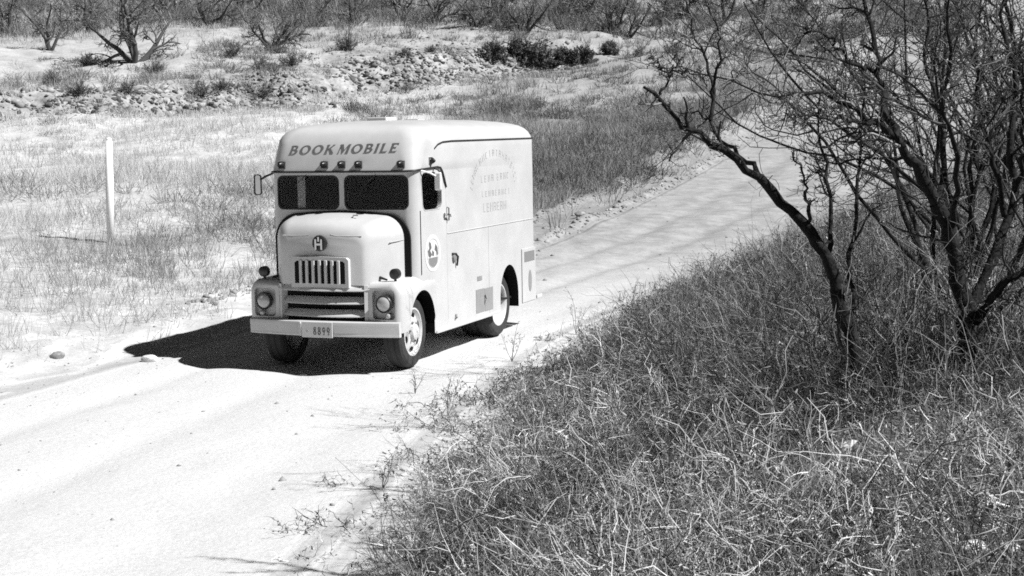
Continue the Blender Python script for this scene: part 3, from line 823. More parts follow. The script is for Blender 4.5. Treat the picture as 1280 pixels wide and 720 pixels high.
def resample(pts, k, wob):
    pts = np.asarray(pts, float); s = np.concatenate([[0], np.cumsum(np.linalg.norm(np.diff(pts, axis=0), axis=1))])
    x = np.linspace(0, s[-1], k); q = np.stack([np.interp(x, s, pts[:, c]) for c in range(3)], -1)
    q[1:-1] += RG.normal(size=(k - 2, 3)) * wob; return q

# ------------------------------------------------------------------ two big bare thorn trees on the near bank, other thorn trees behind them
def bare_tree(name, label, limbs, group=None, per=(9, 6, 4), rmin=.0022, twig_len=((.25, .5), (.3, .6), (.35, .7)), cat='tree'):
    """limbs: list of (points, r0, r1, is_trunk). Trunk and limbs are real tubes, then three orders of twigs."""
    base = limbs[0][0][0]
    root = empty(name, (base[0], base[1], base[2])); tag(root, label, cat, group)
    off = np.array([base[0], base[1], base[2]])
    tr = [l for l in limbs if l[3]]; br = [l for l in limbs if not l[3]]
    def pl(l, k): return resample(np.asarray(l[0]) - off, k, .012), np.linspace(l[1], l[2], k) * (1 + RG.normal(size=k) * .07)
    A = [pl(l, 16) for l in tr]
    P0 = np.stack([a for a, _ in A]); R0 = np.stack([r for _, r in A]); R0[:, 0] *= 1.5; R0[:, 1] *= 1.15
    obj('trunk', mesh_of('trunk', [tubes(P0, R0, 10, np.zeros(len(P0)))]), M['bark'], root, True)
    if br:
        B = [pl(l, 16) for l in br]; P1 = np.stack([a for a, _ in B]); R1 = np.stack([r for _, r in B])
        for q in range(len(P1)):
            obj('limb', mesh_of('limb', [tubes(P1[q:q + 1], R1[q:q + 1], 8, np.zeros(1))]), M['bark'], root, True)
        P0 = np.concatenate([P0, P1]); R0 = np.concatenate([R0, R1])
    parts = []; Q, RR = P0, R0
    for lvl, n_ in enumerate(per):
        RR = np.minimum(RR, (.016, .007, .004)[lvl])
        Q, RR = children(Q, RR, n_, .28 if lvl == 0 else .12, .99, twig_len[lvl], .9, 6 if lvl < 2 else 4, (.26, .32, .38)[lvl], .06, None, rmin)
        tn = np.clip(RG.beta(.7, 3.0 if lvl < 2 else 2.4, len(Q)), 0, 1)
        parts.append(tubes(Q, RR, (6, 4, 3)[lvl], tn))
    C, R2 = children(P0, np.minimum(R0, .008), 26, .25, 1, (.015, .05), 1.3, 2, .5, .05, None, .0025); parts.append(tubes(C, R2, 4, RG.beta(.7, 4, len(C))))
    obj('crown', mesh_of('crown', parts), M['twig'], root)
    return root

def px_limb(pts, r0, r1, trunk=False):
    return ([at_depth(x, y, d) for x, y, d in pts], r0, r1, trunk)

bA = hit(1084, 512); dA = bA[1]
def A_(x, y, dz=0.0): return (x, y, dA + dz)
limbsA = [
    ([bA - np.array([0, 0, .08])] + [at_depth(*A_(*q)) for q in ((1070, 455), (1063, 412, .03), (1050, 370, .05), (1034, 322, .05), (1014, 291, 0))], .052, .036, True),
    px_limb([A_(1014, 291, 0), A_(989, 266, -.08), A_(960, 236, -.2), A_(922, 202, -.33), A_(893, 178, -.45), A_(858, 163, -.5), A_(836, 140, -.6), A_(822, 118, -.66), A_(805, 109, -.75)], .038, .008),
    px_limb([A_(958, 232, -.2), A_(934, 198, -.1), A_(905, 180, .0), A_(888, 152, .1), A_(870, 143, .15), A_(850, 142, .22)], .02, .004),
    px_limb([A_(888, 150, .1), A_(892, 128, .12), A_(889, 95, .2), A_(878, 68, .25), A_(868, 38, .28), A_(856, 2, .33), A_(850, -40, .33)], .013, .004),
    px_limb([A_(892, 125, .12), A_(897, 80, .05), A_(899, 50, .0), A_(888, 22, -.05), A_(878, -15, -.1)], .010, .003),
    px_limb([A_(824, 118, -.66), A_(838, 96, -.6), A_(848, 72, -.58), A_(842, 62, -.55)], .008, .003),
    px_limb([A_(838, 94, -.6), A_(820, 78, -.66), A_(810, 70, -.72)], .006, .003),
    px_limb([A_(838, 90, -.6), A_(872, 90, -.4), A_(884, 108, -.3)], .006, .003),
    px_limb([A_(1034, 322, .05), A_(1036, 262, .15), A_(1034, 212, .25), A_(1020, 160, .35), A_(1030, 105, .45)], .017, .004),
    px_limb([A_(1016, 292, 0), A_(1010, 250, -.2), A_(1004, 215, -.35), A_(990, 190, -.5)], .014, .003),
    px_limb([A_(1063, 410, .03), A_(1066, 330, .3), A_(1073, 262, .45), A_(1078, 200, .6), A_(1075, 130, .7), A_(1088, 70, .8)], .018, .004),
]
bare_tree('thorn_tree', 'bare dark thorn tree leaning left over the road on one long crooked limb', limbsA, None, (8, 4, 3), .0019, ((.06, .24), (.3, .6), (.3, .6)))

bB = hit(1214, 488); dB = bB[1]
def B_(x, y, dz=0.0): return (x, y, dB + dz)
limbsB = [
    ([bB - np.array([0, 0, .08])] + [at_depth(*B_(*q)) for q in ((1211, 440), (1208, 400, .02), (1198, 340, .04), (1188, 291, .05), (1170, 254, .0))], .060, .044, True),
    px_limb([B_(1170, 254), B_(1146, 212, -.1), B_(1120, 173, -.2), B_(1097, 155, -.3), B_(1078, 144, -.4), B_(1050, 124, -.5), B_(1014, 115, -.6), B_(975, 121, -.7)], .038, .006),
    px_limb([B_(1120, 173, -.2), B_(1114, 145, -.05), B_(1104, 115, .1), B_(1094, 90, .15), B_(1099, 70, .2), B_(1090, 40, .3), B_(1082, 6, .4), B_(1078, -50, .5)], .028, .008),
    px_limb([B_(1092, 90, .15), B_(1068, 79, .0), B_(1043, 54, -.2), B_(1025, 40, -.3), B_(1005, 42, -.4)], .014, .004),
    px_limb([B_(1170, 254), B_(1180, 220, .15), B_(1174, 160, .3), B_(1166, 100, .4), B_(1156, 80, .45), B_(1160, 30, .5), B_(1150, -30, .5)], .024, .005),
    px_limb([B_(1188, 291, .05), B_(1200, 240, -.2), B_(1196, 190, -.35), B_(1178, 140, -.5), B_(1190, 80, -.6), B_(1180, 20, -.7), B_(1200, -40, -.8)], .022, .005),
    px_limb([B_(1208, 400, .02), B_(1222, 370, .1), B_(1243, 316, .2), B_(1258, 270, .3), B_(1268, 240, .35), B_(1262, 180, .4), B_(1272, 110, .5), B_(1250, 30, .6), B_(1262, -40, .6)], .036, .008),
    px_limb([B_(1218, 403, .02), B_(1243, 366, -.1), B_(1265, 350, -.15), B_(1290, 340, -.2), B_(1330, 300, -.3)], .032, .012),
    px_limb([B_(1256, 270, .3), B_(1240, 190, .1), B_(1222, 140, .0), B_(1224, 84, -.1), B_(1212, 42, -.2), B_(1228, 22, -.2)], .02, .005),
    px_limb([B_(1146, 212, -.1), B_(1128, 200, .1), B_(1090, 198, .2), B_(1052, 204, .3), B_(1020, 200, .3)], .014, .004),
    px_limb([B_(1097, 155, -.3), B_(1060, 150, -.5), B_(1020, 146, -.65), B_(985, 147, -.8)], .012, .003),
    px_limb([B_(1268, 240, .35), B_(1285, 180, .2), B_(1278, 120, .1), B_(1290, 40, .0)], .018, .005),
]
bare_tree('thorn_tree', 'tallest bare thorn tree with a thick black forked trunk, right of the leaning one', limbsB, None, (14, 6, 4), .0019, ((.14, .45), (.3, .6), (.3, .6)))

def wild_tree(name, label, a, d, h, stems, group, seed_lean=.5, per=(8, 6, 4), rmin=.0028, r=.03):
    b = np.array([a, d, gz(a, d) - .05]); limbs = []
    for s in range(stems):
        th = RG.uniform(0, 2 * np.pi); lean = RG.uniform(.15, seed_lean)
        dv = np.array([[math.cos(th) * lean, math.sin(th) * lean, 1]])
        w_ = walk(b[None], dv, np.array([h * RG.uniform(.75, 1.1)]), 7, .22, .05)[0]
        limbs.append((w_, r * RG.uniform(.7, 1.1), .005, s == 0))
    return bare_tree(name, label, limbs, group, per, rmin, ((.25, .5), (.3, .6), (.35, .65)))
wild_tree('thorn_tree', 'slim bare thorn tree close behind the fork of the tallest thorn tree', 3.55, 11.4, 3.4, 5, None, .45, (6, 4, 3))
wild_tree('thorn_tree', 'bare thorn tree behind the gap between the leaning and the forked thorn trees', 3.75, 13.0, 3.6, 6, None, .42, (6, 4, 3))
wild_tree('thorn_tree', 'bushy bare thorn tree at the far right edge of the near bank', 4.25, 12.4, 4.2, 6, None, .8, (7, 5, 3))
wild_tree('thorn_tree', 'bare thorn tree between the slim one and the one at the right edge', 4.75, 14.4, 4.4, 6, None, .6, (6, 5, 3), .003)
wild_tree('thorn_tree', 'bare thorn tree farther back on the bank where the road bends out of sight', 5.2, 17.5, 4.4, 6, None, .7, (8, 5, 3), .0036)
wild_tree('thorn_tree', 'farthest bare thorn tree of the near bank, behind the dense twigs at the right', 7.0, 21, 5.0, 7, None, .7, (8, 5, 3), .0042)

# ------------------------------------------------------------------ foreground brush on the near bank (nobody could count it)
def scatter(n, d0, d1, amin, amax, power=1.0):
    """points with more of them close to the camera."""
    u = RG.uniform(0, 1, n)
    d = d0 * (d1 / d0) ** u if power == 1.0 else d0 + (d1 - d0) * u ** power
    a = amin(d) + (amax(d) - amin(d)) * RG.uniform(0, 1, n)
    return a, d

def stems_at(ca, cd, per, rad, hlo, hhi, wid, crook, tone_c, k=4, forks=1, lean=.9, leaflets=0):
    n = len(ca); idx = np.repeat(np.arange(n), per); m = len(idx)
    th = RG.uniform(0, 2 * np.pi, m); rr = np.sqrt(RG.uniform(0, 1, m)) * rad[idx]
    a = ca[idx] + np.cos(th) * rr; d = cd[idx] + np.sin(th) * rr
    base = np.stack([a, d, height(a, d) - .02], -1)
    out = (rr / np.maximum(rad[idx], 1e-6))[:, None]
    dirn = np.stack([np.cos(th) * lean, np.sin(th) * lean, np.ones(m)], -1) * np.concatenate([out, out, np.ones_like(out)], 1) + RG.normal(size=(m, 3)) * .25
    hgt = RG.uniform(hlo[idx], hhi[idx])
    P_ = walk(base, dirn, hgt, k, crook, .03)
    tn = np.clip(tone_c[idx] + RG.normal(size=m) * .26, 0, 1)
    parts = [ribbons(P_, wid[idx] * RG.uniform(.7, 1.3, m), tn)]
    if leaflets:
        ii = np.repeat(np.arange(m), leaflets); p, tg, _, _ = pick(P_[ii], RG.uniform(.15, .95, len(ii)))
        L = walk(p, tg * .5 + rvec(len(ii)), RG.uniform(.012, .03, len(ii)) * (wid[idx][ii] / .0075), 1, .1)
        parts.append(ribbons(L, wid[idx][ii] * 1.6, np.clip(RG.beta(.9, 2.6, len(ii)), 0, 1), .5))
    for f in range(forks):
        jj = np.arange(m) if f == 0 else np.repeat(np.arange(m), 1)
        p, tg, _, _ = pick(P_[jj], RG.uniform(.3, .9, m))
        C = walk(p, tg + rvec(m) * .9, hgt * RG.uniform(.15, .4, m), 3, .5, .05)
        parts.append(ribbons(C, wid[idx] * .75, np.clip(tn + RG.normal(size=m) * .1, 0, 1)))
    return parts

def edge_fade(a, d): return ss((a - Re(d) + .25 + fbm(a * .8, d * .8, 41) * .9) / .9)
ca, cd = scatter(5200, 4.2, 36, lambda d: Re(d) - .8, lambda d: .36 * d + 2.2)
keep = RG.uniform(0, 1, len(ca)) < np.clip(edge_fade(ca, cd), .05, 1); ca, cd = ca[keep], cd[keep]
ht = .30 + .42 * ss(.5 + fbm(ca * .35, cd * .35, 51) * 1.2) * ss((ca - Re(cd)) / 2.2)
ht *= np.where(cd < 6, .7, 1) * np.exp(RG.normal(size=len(ca)) * .32)
tc = np.clip(.56 - .16 * ss((cd - 13) / 6) - .22 * ss((cd - 9) / 4) * ss((ca - Re(cd) - 1.0) / 2) + fbm(ca * .5, cd * .5, 61) * .55 + RG.normal(size=len(ca)) * .14, .05, .95)
for q_ in ((1215, 705), (1255, 700), (1062, 566)):      # open spots round the stones and the scrap
    c_ = hit(*q_); ht = ht * (1 - .85 * np.exp(-((ca - c_[0]) ** 2 / .10 + (cd - c_[1] + .45) ** 2 / .32)))
for tb in (bA, bB):      # thinner, lower growth right round the two big trees
    near = np.exp(-(((ca - tb[0] + .1) / .8) ** 2 + ((cd - tb[1] + .7) / 1.3) ** 2)); ht = ht * (1 - .35 * near)
wd = np.clip(.0046 + .00040 * cd, .0055, .014)
parts = stems_at(ca, cd, 19, .10 + .26 * RG.uniform(0, 1, len(ca)), ht * .45, ht * 1.2, wd, .72, tc, 8, 2, 1.1, 2)
o = obj('brush', mesh_of('brush', parts), M['brush']); tag(o, 'wiry dry brush covering the near bank', 'brush', kind='stuff')

ca = np.concatenate([bA[0] + RG.normal(size=16) * .28, bB[0] + RG.normal(size=22) * .45]); cd = np.concatenate([bA[1] + RG.normal(size=16) * .3 + .25, bB[1] + RG.normal(size=22) * .4 + .3])
hh = RG.uniform(.7, 1.5, len(ca))
parts = stems_at(ca, cd, 16, np.full(len(ca), .2), hh * .5, hh * 1.1, np.full(len(ca), .0075), .3, np.clip(.2 + RG.normal(size=len(ca)) * .25, 0, 1), 6, 2, .6)
o = obj('basal_shoots', mesh_of('basal_shoots', parts), M['twig']); tag(o, 'thin dark shoots crowding the feet of the two big thorn trees', 'shoots', kind='stuff')

# long dead twigs lying and leaning through the brush
m = 130; a_, d_ = scatter(m, 5.5, 24, lambda d: Re(d) + .8, lambda d: .36 * d + 1)
th = RG.uniform(0, 6.28, m); el_ = RG.uniform(.1, .9, m)
D0 = np.stack([np.cos(th) * np.cos(el_), np.sin(th) * np.cos(el_), np.sin(el_)], -1)
st = walk(np.stack([a_, d_, height(a_, d_) + RG.uniform(0, .15, m)], -1), D0, RG.uniform(.4, .95, m), 7, .2, -.01)
R_ = np.linspace(.0045, .002, 8)[None] * RG.uniform(.6, 1.3, (m, 1)); C, R2 = children(st, R_, 5, .25, 1, (.2, .5), .8, 5, .25, .05, None, .0018)
o = obj('dead_twigs', mesh_of('dead_twigs', [tubes(st, R_, 5, RG.beta(.7, 3.2, m)), tubes(C, R2, 4, RG.beta(.7, 3.2, len(C)))]), M['brush']); tag(o, 'long dead twigs tangled through the near brush', 'twigs', kind='stuff')

# low dark undergrowth and litter between the stems
ca, cd = scatter(2600, 4.2, 40, lambda d: Re(d) + .3, lambda d: .36 * d + 2.5)
parts = stems_at(ca, cd, 22, .15 + .2 * RG.uniform(0, 1, len(ca)), np.full(len(ca), .12), np.full(len(ca), .42), np.clip(.005 + .0002 * cd, .005, .012), .5, np.full(len(ca), .4), 3, 1, 1.4)
o = obj('undergrowth', mesh_of('undergrowth', parts), M['darkbrush']); tag(o, 'dark tangled undergrowth on the near bank', 'undergrowth', kind='stuff')

# taller dark twiggy growth round the feet of the thorn trees and along the back of the bank
ca, cd = scatter(1500, 9, 48, lambda d: Re(d) + np.interp(d, [8, 12, 20, 48], [3.2, 2.6, 1.2, .3]), lambda d: .36 * d + 2.5)
hh = RG.uniform(.5, 1.05, len(ca))
for tb in (bA, bB):
    hh = hh * (1 - .35 * np.exp(-(((ca - tb[0] + .1) / .7) ** 2 + ((cd - tb[1] + .7) / 1.3) ** 2)))
parts = stems_at(ca, cd, 60, .2 + .4 * RG.uniform(0, 1, len(ca)), hh * .5, hh * 1.1, np.clip(.0048 + .0002 * cd, .004, .013), .5, np.clip(.36 + RG.normal(size=len(ca)) * .25, 0, 1), 6, 1, 1.3, 1)
o = obj('tall_brush', mesh_of('tall_brush', parts), tone_mat('twiggy_brush', .03, .46, transl=.1)); tag(o, 'taller dark twigs round the thorn trees', 'brush', kind='stuff')

# ------------------------------------------------------------------ dry grass on the slopes beyond the road
def visible(a, d): return np.abs(a) < .36 * d + 2
ca, cd = scatter(36000, 17, 118, lambda d: -.36 * d - 2, lambda d: .36 * d + 2, 1.25)
lt = Le(cd) - ca; rt = ca - Re(cd); offr = np.maximum(lt, rt)
dens = ss((offr + .15) / np.where(cd > 28, .7, 2.4)) * (.35 + .65 * ss(.55 + fbm(ca * .16, cd * .12, 71) * 1.5))
dens *= 1 - .85 * np.exp(-((cd - 33.5 - .12 * (ca + 10)) / 1.1) ** 2) * ss((-5.0 - ca) / 2)
dens *= .25 + .75 * ss(.62 + fbm(ca * .33, cd * .22, 77) * 1.7)
strip = (lt > 0) & (cd > 26) & (cd < 74); dens *= np.where(strip, .16 + .84 * ss((lt - 1.9 - .8 * fbm(ca * .6, cd * .4, 79)) / .9), 1)
dens *= np.where(rt > 0, ss((cd - 34) / 6), 1)
rocky = ss((cd - dbank(ca, cd) + 1) / 3) * (1 - ss((cd - 104) / 4)) * (1 - ss((ca - 0) / 8))
dens *= 1 - .86 * rocky
dens *= 1 - .55 * ss((-.21 - ca / cd) / .12) * (1 - ss((cd - 66) / 6))
dens *= np.where((lt > 0) & (cd < 27), .55, 1)
keep = RG.uniform(0, 1, len(ca)) < dens; ca, cd, lt = ca[keep], cd[keep], lt[keep]
mid = ss((ca + 8) / 9) * ss((cd - 28) / 8)
tc = np.clip(.86 - .60 * mid + fbm(ca * .13, cd * .1, 81) * .55 - .25 * ss((cd - 98) / 8), 0, 1)
ht = (.20 + .34 * ss(.5 + fbm(ca * .2, cd * .15, 91) * 1.3)) * (1 + .4 * mid)
wd = .0035 + .00028 * cd
parts = stems_at(ca, cd, 15, .12 + .25 * RG.uniform(0, 1, len(ca)), ht * .5, ht * 1.15, wd, .16, tc, 2, 0, .45)
o = obj('dry_grass', mesh_of('dry_grass', parts), M['straw']); tag(o, 'pale dry grass on the slopes beyond the road', 'grass', kind='stuff')

# darker low scrub in patches on the middle slope
pp = [(690, 185, 3.0, 60), (715, 210, 2.4, 60), (760, 218, 2.2, 40), (665, 150, 3, 30), (640, 140, 3, 30), (825, 165, 3.0, 45), (850, 150, 3.0, 40), (880, 172, 2.5, 36), (780, 190, 3, 40), (800, 135, 3, 28),
      (455, 143, 1.2, 10), (335, 292, 1.2, 14), (260, 300, 1.6, 10), (240, 270, 2.5, 12), (60, 235, 3, 12), (730, 150, 4, 40), (590, 140, 4, 24), (20, 245, 2.5, 10), (40, 110, 3, 22), (150, 105, 3.5, 26), (230, 95, 3, 26), (310, 105, 3, 24), (90, 90, 3, 20), (350, 70, 3, 26), (290, 60, 3, 24), (130, 135, 3, 10), (520, 128, 3, 14), (430, 160, 2.5, 12), (870, 120, 4, 20), (930, 70, 4, 26), (980, 45, 4, 30), (760, 100, 4, 16), (560, 60, 3, 6), (470, 50, 3, 8), (900, 140, 3, 24), (700, 235, 2, 30), (310, 250, 2, 16)]
ca, cd = [], []
for x, y, r, n in pp:
    c = hit(x, y); ca.append(c[0] + RG.normal(size=n) * r * .55); cd.append(c[1] + RG.normal(size=n) * r * 1.1)
ca, cd = np.concatenate(ca), np.concatenate(cd)
keep = np.maximum(Le(cd) - ca, ca - Re(cd)) > 1.0; ca, cd = ca[keep], cd[keep]
hh = RG.uniform(.35, .8, len(ca))
parts = stems_at(ca, cd, 40, .25 + .4 * RG.uniform(0, 1, len(ca)), hh * .5, hh * 1.1, .006 + .00030 * cd, .3, np.clip(.40 + .45 * ss((-.12 - ca / cd) / .1) + RG.normal(size=len(ca)) * .2, 0, 1), 3, 1)
o = obj('scrub', mesh_of('scrub', parts), tone_mat('scrub', .045, .34, transl=.15)); tag(o, 'dark low scrub in patches on the middle slope', 'scrub', kind='stuff')

# ------------------------------------------------------------------ stones
def rock_mesh(name, seed, sub=2):
    bm = bmesh.new(); r2 = random.Random(seed)
    if sub == 1:
        for _ in range(13):
            q = Vector((r2.gauss(0, 1), r2.gauss(0, 1), r2.gauss(0, 1))).normalized() * r2.uniform(.7, 1.1); q.z *= .75; bm.verts.new(q)
        g = bmesh.ops.convex_hull(bm, input=bm.verts[:]); bmesh.ops.delete(bm, geom=[v for v in bm.verts if not v.link_faces], context='VERTS')
        return bm_mesh(bm, name)
    bmesh.ops.create_icosphere(bm, subdivisions=sub, radius=1)
    pl = [Vector((r2.gauss(0, 1), r2.gauss(0, 1), r2.gauss(0, 1))).normalized() for _ in range(9)]
    for v in bm.verts:
        for p_ in pl:
            k = .72 + .1 * (pl.index(p_) % 3); e = v.co.dot(p_)
            if e > k: v.co -= p_ * (e - k) * .9
        v.co.z *= .75
    return bm_mesh(bm, name)
protos = [rock_mesh('stone', s, 1) for s in range(6)]
RV = []; RF = []
for m_ in protos:
    v = np.empty(len(m_.vertices) * 3, np.float32); m_.vertices.foreach_get('co', v); f = np.empty(len(m_.polygons) * 3, np.int32); m_.polygons.foreach_get('vertices', f)
    RV.append(v.reshape(-1, 3)); RF.append(f.reshape(-1, 3))
n = 36000
a = RG.uniform(-38, 6, n); d = dbank(a, 85 + a * 0) + RG.uniform(-4, 14, n)
lt = Le(d) - a
face = np.exp(-((d - dbank(a, d) - 2.2) / 3.4) ** 2)
pr = (.12 + .9 * face) * ss(.75 + fbm(a * .12, d * .1, 101) * 1.4) * (1 - ss((a - 0) / 6)) * (.4 + .6 * ss((a + 24) / 8)); kp = RG.uniform(0, 1, n) < pr; a, d, face = a[kp], d[kp], face[kp]
sz = np.minimum(np.exp(RG.normal(size=len(a)) * .6) * (.06 + .075 * face), .34)
sz *= .7
zz = height(a, d); parts = []
for i in range(len(a)):
    q = i % 6; th = RG.uniform(0, 6.28); c, s = math.cos(th), math.sin(th)
    v = RV[q] * sz[i] * RG.uniform(.55, 1.45, 3); v = np.stack([v[:, 0] * c - v[:, 1] * s, v[:, 0] * s + v[:, 1] * c, v[:, 2]], -1) + np.array([a[i], d[i], zz[i] + sz[i] * .12])
    parts.append((v, RF[q], np.full(len(v), RG.uniform(0, 1) ** 1.3)))
o = obj('rubble', mesh_of('rubble', parts), tone_mat('rubble_stone', .06, .38, .95)); tag(o, 'broken stones on the cut bank of the hillside', 'rubble', kind='stuff')

def stone(x, y, s, label, m='stone', seed=0, flat_=.7):
    p = hit(x, y); me = rock_mesh('stone', seed + 50, 3)
    o = obj('stone', me, M[m]); o.location = (p[0], p[1], p[2] + s * .25); o.scale = (s, s * .8, s * flat_); o.rotation_euler = (0, 0, seed * 1.3)
    auto_smooth(me, 25); tag(o, label, 'stone', 'loose stones'); return o
stone(72, 447, .12, 'dark angular stone alone on the pale verge, left of the van shadow', seed=1)
stone(187, 452, .13, 'pale jagged stone at the tip of the van shadow', 'palestone', seed=2)
stone(1215, 692, .075, 'larger pale rounded stone in the brush at the bottom right corner', 'palestone', seed=3)
stone(1262, 690, .05, 'smaller pale stone at the right edge of the brush, beside a larger one', 'palestone', seed=4)
stone(725, 270, .16, 'small dark stone on the far verge behind the van', seed=5)
# pebbles along the verge and the road edge
n = 4200; d = np.where(RG.uniform(0, 1, n) < .55, RG.uniform(9, 34, n), RG.uniform(26, 75, n)); a = np.where(RG.uniform(0, 1, n) < np.where(d > 26, .93, .75), Le(d) + RG.normal(size=n) * np.where(d > 26, .6, 1.1) - .5, Le(d) + RG.uniform(0, 1, n) * (Re(d) - Le(d)))
rdg = (d > 26) & (RG.uniform(0, 1, n) < .8)
a = np.where(rdg, Le(d) - np.where(RG.uniform(0, 1, n) < .5, .12, 1.75) + RG.normal(size=n) * .12, a)
zz = height(a, d); parts = []
for i in range(n):
    s_ = min(.10, math.exp(RG.normal() * .6) * (.008 if d[i] < 26 else .030)); q = i % 6
    parts.append((RV[q] * s_ * RG.uniform(.7, 1.3, 3) + np.array([a[i], d[i], zz[i] + s_ * .1]), RF[q], np.zeros(len(RV[q]))))
o = obj('pebbles', mesh_of('pebbles', parts), M['stone']); tag(o, 'pebbles scattered on the verge and the road', 'pebbles', kind='stuff')

# white scrap caught low on a twig under the leaning tree
p = hit(1062, 556); p = CAM + (p - CAM) * .925
bm = bmesh.new(); vs_ = [bm.verts.new(q) for q in ((-.045, 0, -.012), (.0, -.01, -.022), (.05, .01, .018), (.012, .0, .022), (-.02, .015, .012))]
bm.faces.new(vs_); bmesh.ops.solidify(bm, geom=bm.faces[:], thickness=.003)
o = obj('paper_scrap', bm_mesh(bm), M['white']); o.location = p; tag(o, 'small white scrap caught in the brush below the leaning tree', 'scrap')

# ------------------------------------------------------------------ white post on the far verge
pb = hit(138, 304); hp_ = 128 / FPX * pb[1]
post = empty('marker_post', tuple(pb)); tag(post, 'tall white painted post standing in dry grass left of the van', 'post')
tilt = -.03
obj('shaft', bm_mesh(tube([(0, 0, -.1), (-tilt * hp_ * .5, 0, hp_ * .5), (-tilt * hp_, 0, hp_)], [.080, .092, .072], 12)), M['white'], post, True)
obj('post_cap', bm_mesh(lathe([(0, .07), (.03, .07), (.06, .03)], 'z', 14, None, (-tilt * hp_, 0, hp_))), M['white'], post, True)

# ------------------------------------------------------------------ single tall weeds on the verge of the road
def weed(x, y, h, label):
    p = hit(x, y); root = empty('weed', tuple(p)); tag(root, label, 'weed', 'tall weeds at the road edge')
    st = walk(np.zeros((4, 3)), np.array([[.1, 0, 1], [-.25, .1, 1], [.3, -.1, 1], [0, .2, 1]]), np.array([h, h * .7, h * .8, h * .6]), 6, .13, .05)
    R_ = np.linspace(.0045, .0015, 7)[None].repeat(4, 0)
    C, R2 = children(st, R_, 7, .35, .98, (.12, .3), .8, 3, .3, .1, None, .0018)
    obj('stalk', mesh_of('stalk', [tubes(st, R_, 5, np.full(4, .3))]), M['twig'], root)
    obj('side_shoots', mesh_of('side_shoots', [tubes(C, R2, 4, np.full(len(C), .25)), ribbons(walk(C[:, -1], rvec(len(C)), np.full(len(C), .03), 2, .3), np.full(len(C), .010), np.full(len(C), .35))]), M['twig'], root)
weed(519, 492, .30, 'lone weed on the road nearest the front wheel of the van')
weed(478, 612, .36, 'lone tall weed on the road beside the lower edge of the brush')
weed(560, 520, .45, 'bushy weed at the brush edge below the lone weed by the van')
weed(640, 452, .55, 'weed standing at the brush edge beside the rear wheel of the van')
weed(720, 418, .70, 'tall weed on the brush edge behind the van')
weed(780, 400, .75, 'tallest weed on the brush edge, against the open road behind the van')

# ------------------------------------------------------------------ the hillside: thorn trees, shrubs
def hill_tree_mesh(seed, h, wide, stems):
    global RG
    keep_ = RG; RG = np.random.default_rng(seed)
    th = np.linspace(0, 2 * np.pi, stems, endpoint=False) + RG.uniform(-.5, .5, stems)
    dv = np.stack([np.cos(th) * wide, np.sin(th) * wide, np.ones(stems)], -1)
    st = walk(np.zeros((stems, 3)) + RG.normal(size=(stems, 3)) * .08 * [1, 1, 0] - [0, 0, .1], dv, h * RG.uniform(.7, 1.0, stems), 7, .22, .02)
    R_ = np.linspace(.13, .03, 8)[None].repeat(stems, 0)
    tr = mesh_of('trunk', [tubes(st, R_, 6, np.zeros(stems))])
    parts = []; Q, RR = st, R_
    for lv_, n_ in enumerate((8, 6, 5)):
        Q, RR = children(Q, RR, n_, .2, 1, ((.3, .55), (.3, .6), (.35, .75))[lv_], 1.0, (5, 4, 3)[lv_], .3, .03, None, (.02, .013, .010)[lv_])
        parts.append(tubes(Q, RR, 3, np.clip(RG.beta(1, 1.8, len(Q)), 0, 1)))
    cr = mesh_of('crown', parts); RG = keep_; return tr, cr
HT = [hill_tree_mesh(s, h, w_, n_) for s, h, w_, n_ in ((201, 4.2, .75, 4), (202, 4.6, .5, 3), (203, 3.8, .9, 5), (204, 4.4, .6, 4))]
used_proto = {}
def hill_tree(x, y, k, sc, label, rz=None, group='thorn trees along the hilltop'):
    p = hit(x, y)
    if k not in used_proto:
        root = empty('hill_tree'); kids = [obj('trunk', HT[k][0], M['farbark'], root, True), obj('crown', HT[k][1], M['fartwig'], root)]; used_proto[k] = (root, kids)
    else:
        r0, k0 = used_proto[k]; root = r0.copy(); col.objects.link(root)
        for c in k0:
            d_ = c.copy(); col.objects.link(d_); d_.parent = root
    root.location = tuple(p); root.scale = (sc, sc, sc); root.rotation_euler = (0, 0, RG.uniform(0, 6.28) if rz is None else rz)
    tag(root, label, 'tree', group); return root
hill_tree(168, 78, 0, 1.45, 'widest bare tree on the hill, dark stems spreading low above the stony slope', .4)
hill_tree(64, 63, 1, .9, 'slim bare tree on the hill, next to the left of the widest one')
hill_tree(338, 60, 2, .95, 'low bare tree with a V of dark stems on the hill right of the widest')
hill_tree(262, 34, 3, 1.0, 'bare tree on the hill set back between the widest tree and the V-shaped one')
row = [(442, 30), (500, 22), (548, 26), (598, 33), (628, 24), (660, 38), (706, 30), (736, 26), (764, 42), (788, 46), (826, 32), (856, 20), (905, 28), (950, 18), (1000, 22)]
names_ = ['first', 'second', 'third', 'fourth', 'fifth', 'sixth', 'seventh', 'eighth', 'ninth', 'tenth', 'eleventh', 'twelfth', 'thirteenth', 'fourteenth', 'last']
for i, (x, y) in enumerate(row):
    hill_tree(x, y, (i * 3 + 1) % 4, .8 + .3 * ((i * 37) % 10) / 10, 'bare hilltop tree, %s from the left in the row above the stony plateau' % names_[i])
for i, (x, y, w_) in enumerate(((8, 38, 'bare tree cut by the left edge of the picture on the hill'), (112, 40, 'bare tree behind the slim tree and the widest tree on the hill'), (215, 24, 'pale bare tree behind the right arm of the widest tree'), (305, 20, 'bare tree at the top of the hill behind the V-shaped tree'), (385, 28, 'bare tree on the hill just right of the V-shaped tree'))):
    hill_tree(x, y, i % 4, 1.0, w_)

